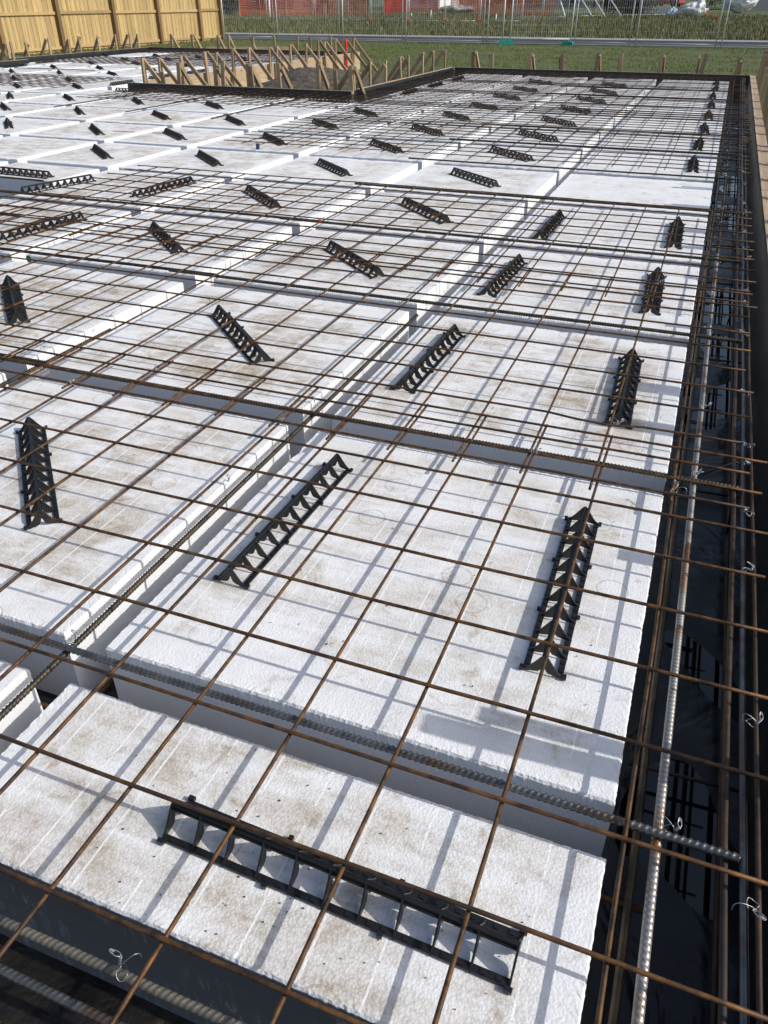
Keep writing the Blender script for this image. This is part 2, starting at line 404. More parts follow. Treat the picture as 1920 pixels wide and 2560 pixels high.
# ------------------------------------------------------------------ polystyrene pods
def pod_mesh(wx, wy, h, step, seed, chip=.0015):
    rg = random.Random(seed); mb = MB()
    hx, hy = wx / 2, wy / 2
    nx_ = max(4, int(wx / step)); ny_ = max(4, int(wy / step))
    per = []
    for i in range(nx_): per.append((-hx + wx * i / nx_, -hy, 0, -1))
    for i in range(ny_): per.append((hx, -hy + wy * i / ny_, 1, 0))
    for i in range(nx_): per.append((hx - wx * i / nx_, hy, 0, 1))
    for i in range(ny_): per.append((-hx, hy - wy * i / ny_, -1, 0))
    n_ = len(per)
    def nz(x, y, s): return noise.noise(Vector((x * s, y * s, seed)))
    rings = []
    def ring(inset, z, jit):
        r = []
        for (x, y, a, b) in per:
            k = 1 - inset / hx; q = 1 - inset / hy
            X, Y = x * k, y * q
            e = jit * (rg.uniform(-1, 1) * .75 + nz(x + 3, y, 90) * .35) + jit * 1.6 * max(0, nz(x, y + 7, 14) - .33) * 3
            X -= a * e; Y -= b * e
            rings_z = z + (jit * .5 * rg.uniform(-1, 1) if jit else 0) - (jit * 1.2 * max(0, nz(x, y + 7, 14) - .33) * 3 if jit else 0)
            r.append((X, Y, rings_z))
        o = len(mb.v); mb.v += r; return o
    a = ring(0, -h, 0); b_ = ring(0, -.03, 0); c = ring(0, -.006, chip * .7); d = ring(.0035, .0, chip); e = ring(.012, 0, chip * .5); f = ring(.03, 0, 0)
    for p, q in ((a, b_), (b_, c), (c, d), (d, e), (e, f)):
        for i in range(n_):
            j = (i + 1) % n_; mb.f.append((p + i, p + j, q + j, q + i))
    mb.f.append(tuple(f + i for i in range(n_))); mb.f.append(tuple(a + i for i in range(n_))[::-1])
    me = mb.mesh('pod', MT['eps'])
    return me
POD_H = .226
full_near = [pod_mesh(1.09, 1.09, POD_H, .006, s) for s in (1, 2, 3)]
full_far = [pod_mesh(1.09, 1.09, POD_H, .03, s, .003) for s in (4, 5, 6)]
cache = {}
# columns: (right edge x, width)
cols = [(0, 1.09), (-1.2, 1.09), (-2.4, 1.09), (-3.6, 1.09), (-4.8, .86), (-5.77, 1.09), (-6.97, 1.09), (-8.17, 1.09), (-9.37, .78), (-10.26, 1.09), (-11.46, 1.09), (-12.66, 1.09), (-13.86, .84)]
pods = {}
dirt = ['clean edged', 'brown stained', 'silt stained', 'pale', 'speckled']
def zone(c, r):
    """pod rectangle (x0,x1,y0,y1) or None"""
    xr, wd = cols[c]; x0, x1 = xr - wd, xr
    y0, y1 = 1.2 * r, 1.2 * r + 1.09
    if r == -1: y0, y1 = -.475, -.11
    if c >= 4:
        if r == 3: y0 = 4.13
        if r < 3 and c > 5: return None
    if c <= 3 and y1 > 15.32:
        if y0 > 15: return None
        y1 = 15.31
    if c <= 8 and c >= 4 and y1 > 10.24:
        if c <= 7:
            if y0 > 10: return None
            y1 = 10.24
    if c >= 8:
        if y1 > 19.5:
            if y0 > 19.2: return None
            y1 = 19.49
    if c == 12 and y0 < 14: x0 = -14.15
    if c > 8 and y0 < 3 : return None
    return x0, x1, y0, y1
for r in range(-1, 17):
    for c in range(len(cols)):
        z_ = zone(c, r)
        if z_ is None: continue
        x0, x1, y0, y1 = z_; wx, wy = round(x1 - x0, 3), round(y1 - y0, 3)
        near = y0 < 3.0
        if (wx, wy) == (1.09, 1.09): me = (full_near if near else full_far)[(c * 5 + r * 3) % 3]
        else:
            key = (wx, wy, near)
            if key not in cache: cache[key] = pod_mesh(wx, wy, POD_H, .006 if near else .03, 20 + len(cache))
            me = cache[key]
        o = link('foam_block', me, None, ((x0 + x1) / 2, (y0 + y1) / 2, rnd.uniform(-.0015, .0015)))
        if near is False and (wx, wy) == (1.09, 1.09) and (c + r) % 2: o.rotation_euler.z = PI
        if r == -1: lb = 'white foam block in the cut front row, %s from the right hand trench' % od(c)
        else: lb = 'white foam block, %s from the right trench in the %s full row' % (od(c), od(r))
        tag(o, lb, 'foam block', 'white foam blocks laid in rows')
        dv = (1.0 if y0 < 2 else .55) if c == 0 else (1.12 if c < 9 else .85)
        if c == 1 and y0 > 4: dv = .8
        o.color = (dv, dv, dv, 1)
        pods[(c, r)] = o
# scuffed plastic over the cut front face
mb = MB()
N_ = 90
for i in range(N_ + 1):
    x = -.545 + 1.09 * i / N_
    e = .0015 * noise.noise(Vector((x * 30, 0, 2)))
    mb.v += [(x, -.1852, -.33), (x, -.1865 + e, -.09), (x, -.1850 + e, -.004 + .0025 * noise.noise(Vector((x * 18, 0, 0))))]
for i in range(N_):
    for j in (0, 1): a = i * 3 + j; mb.f.append((a, a + 3, a + 4, a + 1))
for c in (0, 1, 2):
    o = link('face_film', mb.mesh('face_film', MT['sidefilm'], True), pods[(c, -1)]); o['label'] = 'dark scuffed plastic film on the cut front face'
# green dot and pink marks
mb = MB(); mb.add([(.018 * math.cos(a * PI / 10), 0, .018 * math.sin(a * PI / 10)) for a in range(20)], [tuple(range(20))])
o = link('green_dot', mb.mesh('green_dot', MT['green']), pods[(2, 2)], (-.53, -.5465, -.022))
mb = MB()
for i in range(14):
    t = i / 14; x = -.26 * t; mb.add([(x, -.02 * t - .01, 0), (x - .03, -.02 * t - .012, 0), (x - .03, -.02 * t + .012, 0), (x, -.02 * t + .01, 0)], [(3, 2, 1, 0)[::-1]])
link('paint_mark', mb.mesh('paint_mark', MT['pink']), pods[(4, 5)], (-.12, .08, .0035))
link('paint_mark', mb.mesh('paint_mark', MT['pink']), pods[(5, 5)], (.50, .02, .0035))

# ------------------------------------------------------------------ plastic bar chairs
L_ = .60
def chair_parts():
    parts = []
    for s in (-1, 1):
        mb = MB(); mb.box(-L_ / 2, L_ / 2, s * .0355 - .0065, s * .0355 + .0065, .0006, .0045)
        for i in range(11):
            for q in (.3, .7):
                if i < 10: mb.box(-L_ / 2 + .06 * (i + q) - .004, -L_ / 2 + .06 * (i + q) + .004, s * .0355 - .0035, s * .0355 + .0035, .0045, .0065)
        for t in (-.3, -.1, .1, .3):
            mb.box(t - .004 if t < .3 else t - .008, t + .004 if t > -.3 else t + .008, min(s * .041, s * .049), max(s * .041, s * .049), .0006, .008)
        parts.append(('base_rail', mb))
    mb = MB(); mb.box(-L_ / 2, L_ / 2, -.0035, .0035, .040, .050)
    mb.box(-L_ / 2, L_ / 2, -.0065, .0065, .0395, .0425)
    parts.append(('ridge', mb))
    outer = [(0, .0495), (.004, .0485), (.009, .043), (.017, .031), (.025, .019), (.032, .0105), (.038, .0065), (.043, .002)]
    inner = [(0, .024), (.0018, .0225), (.0032, .0175), (.0055, .0105), (.0100, .0055), (.0180, .0035), (.0265, .0025), (.034, .0012)]
    for i in range(11):
        mb = MB(); x = -L_ / 2 + .06 * i; x += .0017 if i == 0 else (-.0017 if i == 10 else 0)
        half = 8; V = []
        th = .0016
        pl = [(-a, b) for a, b in outer[::-1]] + outer[1:]
        il = [(-a, b) for a, b in inner[::-1]] + inner[1:]
        n_ = len(pl); o = len(mb.v)
        for sgn in (-1, 1):
            for (a, b) in pl: V.append((x + sgn * th, a, b))
            for (a, b) in il: V.append((x + sgn * th, a, b))
        F = []
        for j in range(n_ - 1):
            F.append((j, n_ + j, n_ + j + 1, j + 1)); F.append((2 * n_ + j, 2 * n_ + j + 1, 3 * n_ + j + 1, 3 * n_ + j))
            F.append((j, j + 1, 2 * n_ + j + 1, 2 * n_ + j)); F.append((n_ + j, 3 * n_ + j, 3 * n_ + j + 1, n_ + j + 1))
        F.append((0, 2 * n_, 3 * n_, n_)); F.append((n_ - 1, 2 * n_ - 1, 4 * n_ - 1, 3 * n_ - 1))
        mb.add(V, F)
        parts.append(('arch_leg', mb))
    return parts
cp = chair_parts()
cmesh = [(nm, m_.mesh(nm, MT['plastic'])) for nm, m_ in cp]
allm = MB()
for nm, m_ in cp: allm.add(m_.v, m_.f)
call = allm.mesh('bar_chair', MT['plastic'])
chairs = []   # x, y, angle, label
def where(x, y):
    best = None
    for (c, r), o in pods.items():
        d = (o.location.x - x) ** 2 + (o.location.y - y) ** 2
        if best is None or d < best[0]: best = (d, c, r)
    return best[1], best[2]
def ch(x, y, a, extra=''):
    chairs.append((x, y, a, extra))
ch(-.40, -.318, -.8 - 1.0, 'F')
A2 = [(-.188, .562), (-.188, 1.765), (-.19, 2.938), (-.165, 4.12)]
A1 = [(-.936, .588), (-.927, 1.77), (-.918, 2.92), (-.904, 4.05)]
for x, y in A2: ch(x, y, -89 + rnd.uniform(-1, 1), 'right')
for x, y in A1: ch(x, y, -91 + rnd.uniform(-1, 1), 'left')
for i, y in enumerate([6.573, 7.737, 8.913, 10.16, 11.31, 12.55, 13.8, 14.75]): ch(-.18 + rnd.uniform(-.015, .015), y, -89 + rnd.uniform(-2, 2), 'right')
for x, y in [(-1.75, .535), (-1.75, 1.725), (-1.735, 2.91), (-1.745, 4.13)] + [(-1.745, 5.33), (-1.735, 6.52), (-1.735, 7.69), (-1.75, 8.88), (-1.756, 10.09), (-1.747, 11.29), (-1.75, 12.53), (-1.742, 13.73)]: ch(x, y, -44 + rnd.uniform(-2.5, 2.5))
for x, y in [(-2.95, 1.731), (-2.936, 2.932), (-2.95, 4.118), (-2.95, 5.33), (-2.936, 6.52), (-2.922, 7.69), (-2.966, 8.92), (-2.918, 10.02), (-2.928, 11.275), (-2.919, 12.46), (-2.957, 13.77)]: ch(x, y, -44 + rnd.uniform(-2.5, 2.5))
ch(-3.786, 2.886, -97); ch(-3.783, 4.147, -98); ch(-4.585, 3.95, -104); ch(-5.20, 4.23, -2.5)
for x, y in [(-4.144, 5.341), (-4.142, 6.538), (-4.128, 7.714), (-4.116, 8.874), (-5.247, 5.294), (-5.251, 6.462), (-5.221, 7.632), (-6.232, 6.465), (-6.294, 7.731), (-6.269, 8.886), (-7.469, 6.508), (-7.521, 7.767), (-7.514, 8.957), (-8.713, 7.775), (-8.692, 8.966), (-9.681, 8.893), (-10.70, 10.148), (-9.715, 10.39),
             (-11.82, 11.291), (-10.737, 11.428), (-13.043, 12.537), (-11.931, 12.587), (-9.75, 12.67), (-10.808, 12.697), (-13.089, 13.759), (-11.982, 13.83), (-10.765, 13.863), (-13.13, 15.0), (-12.07, 15.16), (-13.18, 16.25), (-12.19, 16.54), (-12.02, 17.56), (-10.84, 17.6), (-13.35, 17.72), (-14.65, 17.44), (-10.8, 15.1), (-10.8, 16.3)]:
    ch(x, y, -43 + rnd.uniform(-3, 3))
for x, y, a in [(-5.129, 10.02, -2), (-6.198, 10.05, -2), (-7.276, 10.1, 0), (-8.45, 10.1, -3), (-9.424, 11.15, 92), (-4.46, 11.475, 90), (-4.45, 12.68, 88), (-4.46, 14.0, 89), (-2.93, 15.12, 0), (-1.79, 15.12, -1), (-13.95, 13.6, 88), (-14.25, 14.85, 92), (-9.55, 12.4, 90), (-9.55, 13.6, 90)]: ch(x, y, a)
cnt = {}
for i, (x, y, a, ex) in enumerate(chairs):
    c, r = where(x, y)
    az = 'askew' if 20 < abs((a + 360) % 180 - 90) < 70 else ('lengthwise' if abs((a + 360) % 180 - 90) <= 20 else 'crosswise')
    if ex == 'F': lb = 'black plastic bar chair lying crosswise on the nearest cut front block'
    elif ex: lb = 'black bar chair on the %s half of the rightmost block, %s full row' % (ex, od(r))
    else: lb = 'black bar chair %s on the %s block from right, %s full row' % (az, od(c), od(r))
    t = thing('bar_chair', lb, 'bar chair', (x, y, .0015), R_(a), 'black bar chairs on the foam blocks') if y < 5.5 else \
        tag(link('bar_chair', call, None, (x, y, .0015), R_(a)), lb, 'bar chair', 'black bar chairs on the foam blocks')
    if y < 5.5:
        for nm, me in cmesh: link(nm, me, t)

# ------------------------------------------------------------------ mesh sheets
WR = .0039
ZY, ZX = .0548, .0634
def wave(x, y, s): return .0035 * noise.noise(Vector((x * 1.1, y * 1.1, s))) + .0012 * noise.noise(Vector((x * 5, y * 5, s)))
def sheet(label, x0, x1, ybars, xbars, y0, y1, seed, near=True, mat='wire', dz=0.0, kinks=None):
    """ybars: x positions of wires running away (y0..y1); xbars: y positions of cross wires (x0..x1)"""
    t = thing('mesh_sheet', label, 'reinforcing mesh', (0, 0, 0), 0, 'steel mesh sheets over the foam blocks')
    rg = random.Random(seed)
    k = 8 if near else 5
    for x in ybars:
        mb = MB(); n_ = max(3, int((y1 - y0) / .1)); j = rg.uniform(-.003, .003); e0, e1 = rg.uniform(-.012, .012), rg.uniform(-.012, .012)
        pts = []
        for i in range(n_ + 1):
            y = y0 + e0 + (y1 + e1 - y0 - e0) * i / n_
            pts.append((x + j + .004 * noise.noise(Vector((x * 3, y * 1.3, seed))), y, ZY + dz + wave(x, y, seed)))
        mb.tube(pts, WR, k); link('long_wire', mb.mesh('long_wire', MT[mat], True), t)
    for y in xbars:
        mb = MB(); n_ = max(3, int((x1 - x0) / .1)); e0, e1 = rg.uniform(-.02, .02), rg.uniform(-.012, .012)
        pts = []
        for i in range(n_ + 1):
            x = x0 + e0 + (x1 + e1 - x0 - e0) * i / n_
            dy = kinks(x, y) if kinks else 0
            pts.append((x, y + dy + .004 * noise.noise(Vector((x * 1.3, y * 3, seed + 2))), ZX + dz + wave(x, y, seed)))
        mb.tube(pts, WR, k); link('cross_wire', mb.mesh('cross_wire', MT[mat], True), t)
    return t
def kk(x, y):
    if abs(y - 1.36) < .01 and -.45 < x < -.02:
        return -.035 * math.exp(-((x + .24) / .07) ** 2)
    return 0
def rng(a, b, st):
    o = []; v = a
    while (v <= b + 1e-6) if st > 0 else (v >= b - 1e-6): o.append(round(v, 4)); v += st
    return o
xb = [.02] + rng(-.18, -5.8, -.2)
sheet('rusty mesh sheet nearest the camera over the front two rows of blocks', -5.85, .25, xb, rng(-.91, .69, .2) + [.88, 1.08, 1.27], -1.0, 1.29, 11)
sheet('second nearest rusty mesh sheet over the second and third block rows', -5.9, .215, [.016] + rng(-.193, -5.8, -.2), [.985, 1.175, 1.36, 1.55, 1.75, 1.945, 2.15, 2.35, 2.55, 2.75, 2.92], .955, 2.95, 12, kinks=kk, dz=.004)
sheet('third mesh sheet ending at the bare strip of blocks', -4.35, .245, [.02] + rng(-.185, -4.2, -.2), [2.70, 2.89, 3.09, 3.29, 3.50, 3.69, 3.87, 4.06, 4.25, 4.44, 4.62], 2.66, 4.65, 13)
sheet('left part of the mesh over the third block row near the left edge', -8.0, -3.95, rng(-4.1, -7.9, -.2), [2.70, 2.89, 3.09, 3.29, 3.45], 2.66, 3.5, 19, dz=.003)
sheet('mesh sheet just beyond the bare strip of blocks', -4.42, .24, rng(.02, -4.3, -.2), rng(6.04, 8.04, .2), 5.98, 8.1, 14, False, 'wireshaded')
sheet('mesh sheet in the middle of the right bay near its notch corner', -4.42, .26, rng(.015, -4.3, -.2), rng(7.74, 9.74, .2), 7.68, 9.8, 15, False, 'wireshaded', .003)
sheet('mesh sheet beside the inner corner of the notch formwork', -4.9, .25, rng(.02, -4.8, -.2), rng(9.45, 11.45, .2), 9.4, 11.5, 16, False, 'wireshaded')
sheet('second last mesh sheet of the right bay', -4.9, .25, rng(.018, -4.8, -.2), rng(11.15, 13.15, .2), 11.1, 13.2, 17, False, 'wireshaded', .003)
sheet('farthest mesh sheet of the right bay against the far form board', -4.9, .25, rng(.02, -4.8, -.2), rng(12.85, 15.25, .2), 12.8, 15.4, 18, False, 'wireshaded')
sheet('mesh sheet along the front of the notch formwork', -8.35, -4.25, rng(-4.35, -8.3, -.2), rng(8.75, 10.35, .2), 8.7, 10.5, 21, False, 'wireshaded')
sheet('mesh band across the left bay left of the notch', -15.0, -9.5, rng(-9.6, -14.9, -.2), rng(9.75, 11.65, .2), 9.7, 11.7, 22, False, 'wireshaded')
sheet('mesh sheet across the middle of the far left bay', -14.2, -9.2, rng(-9.3, -14.1, -.2), rng(14.4, 16.2, .2), 14.35, 16.3, 23, False, 'wireshaded')
sheet('mesh sheet second from the far end of the left bay', -12.9, -9.05, rng(-9.15, -12.8, -.2), rng(16.1, 17.9, .2), 16.05, 18.0, 24, False, 'wireshaded')
sheet('mesh sheet at the far end of the left bay', -14.8, -9.05, rng(-9.15, -14.7, -.2), rng(18.0, 19.6, .2), 17.95, 19.65, 25, False, 'wireshaded')

# ------------------------------------------------------------------ ribbed bars
def rib_mesh(length, r, pitch, name, mat, per=6, k=12, bend=0):
    mb = MB(); st = pitch / per; n_ = int(length / st)
    pts = [(i * st, .002 * noise.noise(Vector((i * st * 1.2, r * 1e3, 0))), .002 * noise.noise(Vector((i * st * 1.2, 5, 0)))) for i in range(n_ + 1)]
    def rf(i, a):
        ph = i / per + 1.15 * (a % PI) / PI
        q = ph % 1
        s_ = abs(math.cos(a))
        rib = max(0, math.cos(2 * PI * (q - .5))) ** .55 * (1 - s_ ** 8)
        lon = 1 if s_ > .97 else 0
        return r * (.94 + .36 * rib + .16 * lon)
    mb.tube(pts, r, k, rf); return mb.mesh(name, mat, False)
def smooth_part(me): me.polygons.foreach_set('use_smooth', [True] * len(me.polygons)); return me
nbx = smooth_part(rib_mesh(2.7, .0069, .0112, 'ribbed_bar', MT['nslate']))
nbx2 = smooth_part(rib_mesh(2.7, .0068, .0105, 'ribbed_bar', MT['nbar']))
nbl = smooth_part(rib_mesh(4.8, .0068, .0105, 'ribbed_bar_long', MT['nbar']))
nby = smooth_part(rib_mesh(5.0, .0075, .0112, 'ribbed_bar_edge', MT['nsilver']))
nby3 = smooth_part(rib_mesh(2.55, .0062, .0095, 'ribbed_bar_rib', MT['nbar']))
nby2 = smooth_part(rib_mesh(3.5, .0062, .0095, 'ribbed_bar_rib', MT['nbar']))
nbf = smooth_part(rib_mesh(2.7, .0068, .0105, 'ribbed_bar_far', MT['nbar'], 2, 6))
rows_w = ['cut front row and first full row'] + ['%s and %s full rows' % (od(i - 1), od(i)) for i in range(1, 13)]
for k in range(13):
    y = 1.2 * k - .057 if k else -.062
    me = nbx if k == 0 else (nbx2 if k < 5 else nbf)
    y += -.01 if k in (1, 2, 3) else 0
    o = link('ribbed_bar', me, None, (.195, y, .036 if k < 4 else .028), PI + rnd.uniform(-.002, .002))
    tag(o, 'right ribbed bar over the gap between %s' % rows_w[k], 'steel bar', 'ribbed bars across the gaps')
    if k < 4:
        o = link('ribbed_bar', nbl if k else nbl, None, (-2.24, y + .022, .034), PI + .003)
        tag(o, 'left ribbed bar over the gap between %s' % rows_w[k], 'steel bar', 'ribbed bars across the gaps')
        if k == 3:
            mb = MB(); mb.tube([(-.003, 0, 0), (.012, 0, 0), (.016, 0, 0)], .0115, 12)
            link('red_cap', mb.mesh('red_cap', MT['red']), o, (-.01, 0, 0))
o = link('ribbed_bar', nbf, None, (-4.75, 3.98, .03), PI); tag(o, 'ribbed bar hanging over the deep internal trench at the left edge', 'steel bar')
o = link('ribbed_bar', nby, None, (.071, -1.2, .021), PI / 2 - .001); tag(o, 'silvery ribbed bar running along the right trench, nearest length', 'steel bar', 'long trench bars')
nby_ = nby.copy(); nby_.materials[0] = MT['nbar']
o = link('ribbed_bar', nby_, None, (.075, 3.7, .03), PI / 2 - .002); tag(o, 'ribbed bar along the right trench, middle length', 'steel bar', 'long trench bars')
nfar = smooth_part(rib_mesh(6.6, .0075, .012, 'ribbed_bar_far2', MT['nbar'], 2, 6))
o = link('ribbed_bar', nfar, None, (.07, 8.6, .03), PI / 2); tag(o, 'ribbed bar along the right trench, far length', 'steel bar', 'long trench bars')
o = link('ribbed_bar', nby2, None, (-1.142, -1.3, .02), PI / 2 - .003); tag(o, 'ribbed bar in the gap between the first and second block columns', 'steel bar')
o = link('ribbed_bar', nby3, None, (-2.31, -1.0, .028), PI / 2 - .02); tag(o, 'ribbed bar in the gap between the second and third block columns', 'steel bar')
# front beam bars
for i, (y, z, me, s) in enumerate([(-.545, -.012, nbx2, 'pale ribbed bar hugging the dark front face, nearest bottom left'), (-.60, -.035, nbx2, 'ribbed bar of the front trench, middle of three'), (-.645, -.10, nbx2, 'lowest ribbed bar in the front trench')]):
    m2 = me.copy(); m2.materials[0] = [MT['nsilver'], MT['nslate'], MT['nbar']][i] if i else make_rust('grey_steel', (.14, .13, .11), (.24, .21, .17), .5, 16)
    o = link('ribbed_bar', m2, None, (-.02 if i else -.10, y, z), PI - .0 + (.006 if i == 0 else 0)); tag(o, s, 'steel bar', 'front trench bars')
for nm_, pa, pb in (('rusty bar low in the gap between the cut row and first full row', (-2.3, -.06, -.19), (.1, -.06, -.19)), ('rusty bar low in the gap between the first and second block columns', (-1.15, -.46, -.175), (-1.15, 1.2, -.175))):
    mb = MB(); mb.tube([Vector(pa).lerp(Vector(pb), i / 12) for i in range(13)], .0065, 8); tag(link('bottom_bar', mb.mesh('bottom_bar', MT['wire'], True)), nm_, 'steel bar')
t = thing('bar_spacer', 'black plastic bar spacer down in the gap corner behind the cut front block', 'bar spacer', (-1.15, -.06, -.226), .5)
mb = MB()
for i in range(4):
    a = PI / 2 * i + .4; mb.beam((0, 0, .01), (.045 * math.cos(a), .045 * math.sin(a), .002), .01, .006); mb.beam((.045 * math.cos(a), .045 * math.sin(a), 0), (.03 * math.cos(a), .03 * math.sin(a), .07), .008, .006)
link('legs', mb.mesh('legs', MT['plastic']), t)
mb = MB(); mb.tube([(.03 * math.cos(a), .03 * math.sin(a), .045) for a in [i * PI / 8 for i in range(17)]], .004, 6); link('ring', mb.mesh('ring', MT['plastic']), t)
# trench cages
def cage(x0, ya, yb, label):
    t = thing('trench_cage', label, 'steel cage', (0, 0, 0), 0, 'steel cages in the right trench')
    def ln(nm, pts, r, mat='nbar', k=7):
        mb = MB(); mb.tube(pts, r, k); link(nm, mb.mesh(nm, MT[mat], True), t)
    n_ = int((yb - ya) / .25)
    for nm, x, z, r, mat in [('lengthwise_bar', .048, -.085, .0075, 'nbar'), ('lengthwise_bar', .178, .022, .0062, 'wireshaded'), ('lengthwise_bar', .203, .030, .0066, 'nslate'),
                        ('lengthwise_bar', .222, .046, .0045, 'wireshaded'), ('lengthwise_bar', .06, -.225, .006, 'wireshaded'), ('lengthwise_bar', .22, -.225, .006, 'wireshaded')]:
        ln(nm, [(x + .006 * noise.noise(Vector((i * .4, x * 50, ya))), ya + (yb - ya) * i / n_, z + .004 * noise.noise(Vector((i * .5, z * 90, ya)))) for i in range(n_ + 1)], r, mat)
    y = ya + .35
    while y < yb:
        ln('cross_bar', [(.03, y, -.232), (.265, y + .01, -.232)], .0045, 'wireshaded', 6)
        y += 1.25 if ya < 3 else .6
    y = ya + .2
    while y < yb:
        ln('stirrup', [(.215, y, -.225), (.2, y, .02), (.188, y, .032), (.05, y, -.06), (.045, y, -.078), (.055, y, -.225)], .004, 'wireshaded', 6)
        y += 2.4
cage(0, -1.3, 4.9, 'rusty steel cage inside the right trench nearest the camera')
cage(0, 4.6, 10.3, 'rusty steel cage inside the right trench, middle length')
cage(0, 10.0, 15.4, 'rusty steel cage inside the right trench, far length')
# loose single bars further left
for i, (x, y, yl, s) in enumerate([(-8.12, 8.0, 2.5, 'leftmost'), (-6.93, 7.9, 2.6, 'middle'), (-5.61, 7.75, 2.7, 'rightmost')]):
    mb = MB(); mb.tube([(x, y + yl * j / 8, .014 + .002 * (j % 2)) for j in range(9)], .0075, 6)
    tag(link('loose_bar', mb.mesh('loose_bar', MT['nbar'], True)), '%s of three rusty single bars leading up to the notch formwork' % s, 'steel bar', 'single bars by the notch')
for i, (x0, x1, y, s) in enumerate([(-12.0, -10.0, 9.05, 'rusty loose bar on the foam blocks at the left picture edge'), (-13.6, -11.6, 13.2, 'short rusty loose bar on the blocks of the far left bay')]):
    mb = MB(); mb.tube([(x0 + (x1 - x0) * j / 8, y, .02) for j in range(9)], .008, 6)
    tag(link('loose_bar', mb.mesh('loose_bar', MT['nbar'], True)), s, 'steel bar')

# ------------------------------------------------------------------ tie wires
def tie_mesh(seed):
    rg = random.Random(seed); mb = MB()
    # loop round the bar crossing
    pts = [(.0085 * math.cos(a), .0085 * math.sin(a), .004 * math.sin(2 * a)) for a in [i * PI / 8 for i in range(15)]]
    mb.tube(pts, .0007, 4)
    # twisted pig-tail standing up
    h = rg.uniform(.006, .012); lx, ly = rg.uniform(-.008, .008), rg.uniform(-.008, .008)
    for s in (0, PI):
        mb.tube([(.011 + lx * t + .0022 * math.cos(t * 18 + s), ly * t + .0022 * math.sin(t * 18 + s), .002 + h * t) for t in [i / 14 for i in range(15)]], .0008, 4)
    # loop at its end
    c = Vector((.011 + lx, ly, .002 + h)); a0 = rg.uniform(0, 6.28); R0 = rg.uniform(.004, .007)
    for q in range(4):
        pts = [c + Vector((math.cos(a0), math.sin(a0), .25)) * (R0 * (1 - math.cos(a)) * (1 + .15 * q)) + Vector((-math.sin(a0), math.cos(a0), .1 * q)) * (R0 * .55 * math.sin(a)) for a in [i * PI / 7 for i in range(15)]]
        mb.tube(pts, .0007, 4)
    # long loose tail curling away
    a1 = rg.uniform(0, 6.28); ln_ = rg.uniform(.012, .034)
    pts = [(.01 + math.cos(a1) * ln_ * math.sin(t * 2.1), math.sin(a1) * ln_ * math.sin(t * 2.1) - .3 * ln_ * t * t, .004 + .012 * math.sin(t * 3) - .012 * t * t) for t in [i / 12 for i in range(13)]]
    mb.tube(pts, .0007, 4)
    return mb.mesh('tie_wire', MT['tie'], True)
ties = [tie_mesh(s) for s in range(6)]
TW = [(.085, -.05, .04, 'round the silver trench bar where it crosses the front ribbed bar'), (-1.13, .0 - .045, .04, 'in the gap corner left of the nearest full block'),
      (-.63, -.55, .0, 'on the pale front trench bar at the bottom edge')]
TIEP = "T_PLACEHOLDER"
TP = []
for y in [.70, .22, -.15, -.42, .97, 1.25, 1.36, 1.75, 2.35, 2.75, 2.95, 3.5, 3.72, 4.1, 4.6, 4.9, 5.6, 6.1]: TP.append((.208, y, .06, 'outer trench cage'))
for y in [1.15, 1.62, 2.35, 2.86, 3.4, 3.9, 4.3, 4.75, 5.3, 5.95, 6.4, 7.15]: TP.append((.074, y, .052, 'inner trench bar'))
for x, y in [(-.38, 1.08), (-.18, 1.36), (.02, 1.0), (-1.97, .985), (-1.17, .99), (-.98, 1.28), (-1.14, .6), (-1.78, 1.17), (-1.12, 1.15), (-.98, 2.34), (-.58, 2.72), (-.18, 2.9), (-1.0, 2.85), (-1.78, 2.93), (-1.4, 2.4), (-1.98, 2.89), (-2.18, 3.5), (-2.58, 2.9), (-3.0, 3.5), (-1.58, 3.54), (-2.4, 2.6), (-2.3, 1.2), (-3.3, 2.8), (-.8, 3.55), (-1.98, 1.9), (-2.3, 1.6)]:
    TP.append((x, y, .066, 'mesh'))
for i, (x, y, z, s) in enumerate(TW): 
    tag(link('tie_wire', ties[i], None, (x, y, z), i * 1.3), 'silver tie wire knot ' + s, 'tie wire', 'silver tie wire knots')
cntt = {}
for i, (x, y, z, s) in enumerate(TP):
    c, r = where(min(x, -.01), y)
    k_ = cntt.get(s, 0); cntt[s] = k_ + 1
    if s == 'mesh': lb = 'tie wire knot on the mesh over the %s block from right, %s full row' % (od(c), od(r))
    else: lb = 'silver tie wire knot on the %s beside the %s full block row' % (s, od(r))
    tag(link('tie_wire', ties[i % 6], None, (x, y, z), rnd.uniform(0, 6.28)), lb, 'tie wire', 'silver tie wire knots')
mb = MB(); mb.tube([(0, 0, 0), (.02, .004, .002)], .009, 8); tag(link('rebar_cap', mb.mesh('rebar_cap', MT['pink']), None, (.19, -.33, -.02)), 'small pink plastic cap down in the right trench', 'cap')
mb = MB(); mb.tube([(0, 0, 0), (0, .004, .05)], .018, 8); tag(link('spacer', mb.mesh('spacer', MT['darkpoly']), None, (-4.05, 6.05, 0.0)), 'small blue plastic offcut standing at the left end of the mesh', 'offcut')

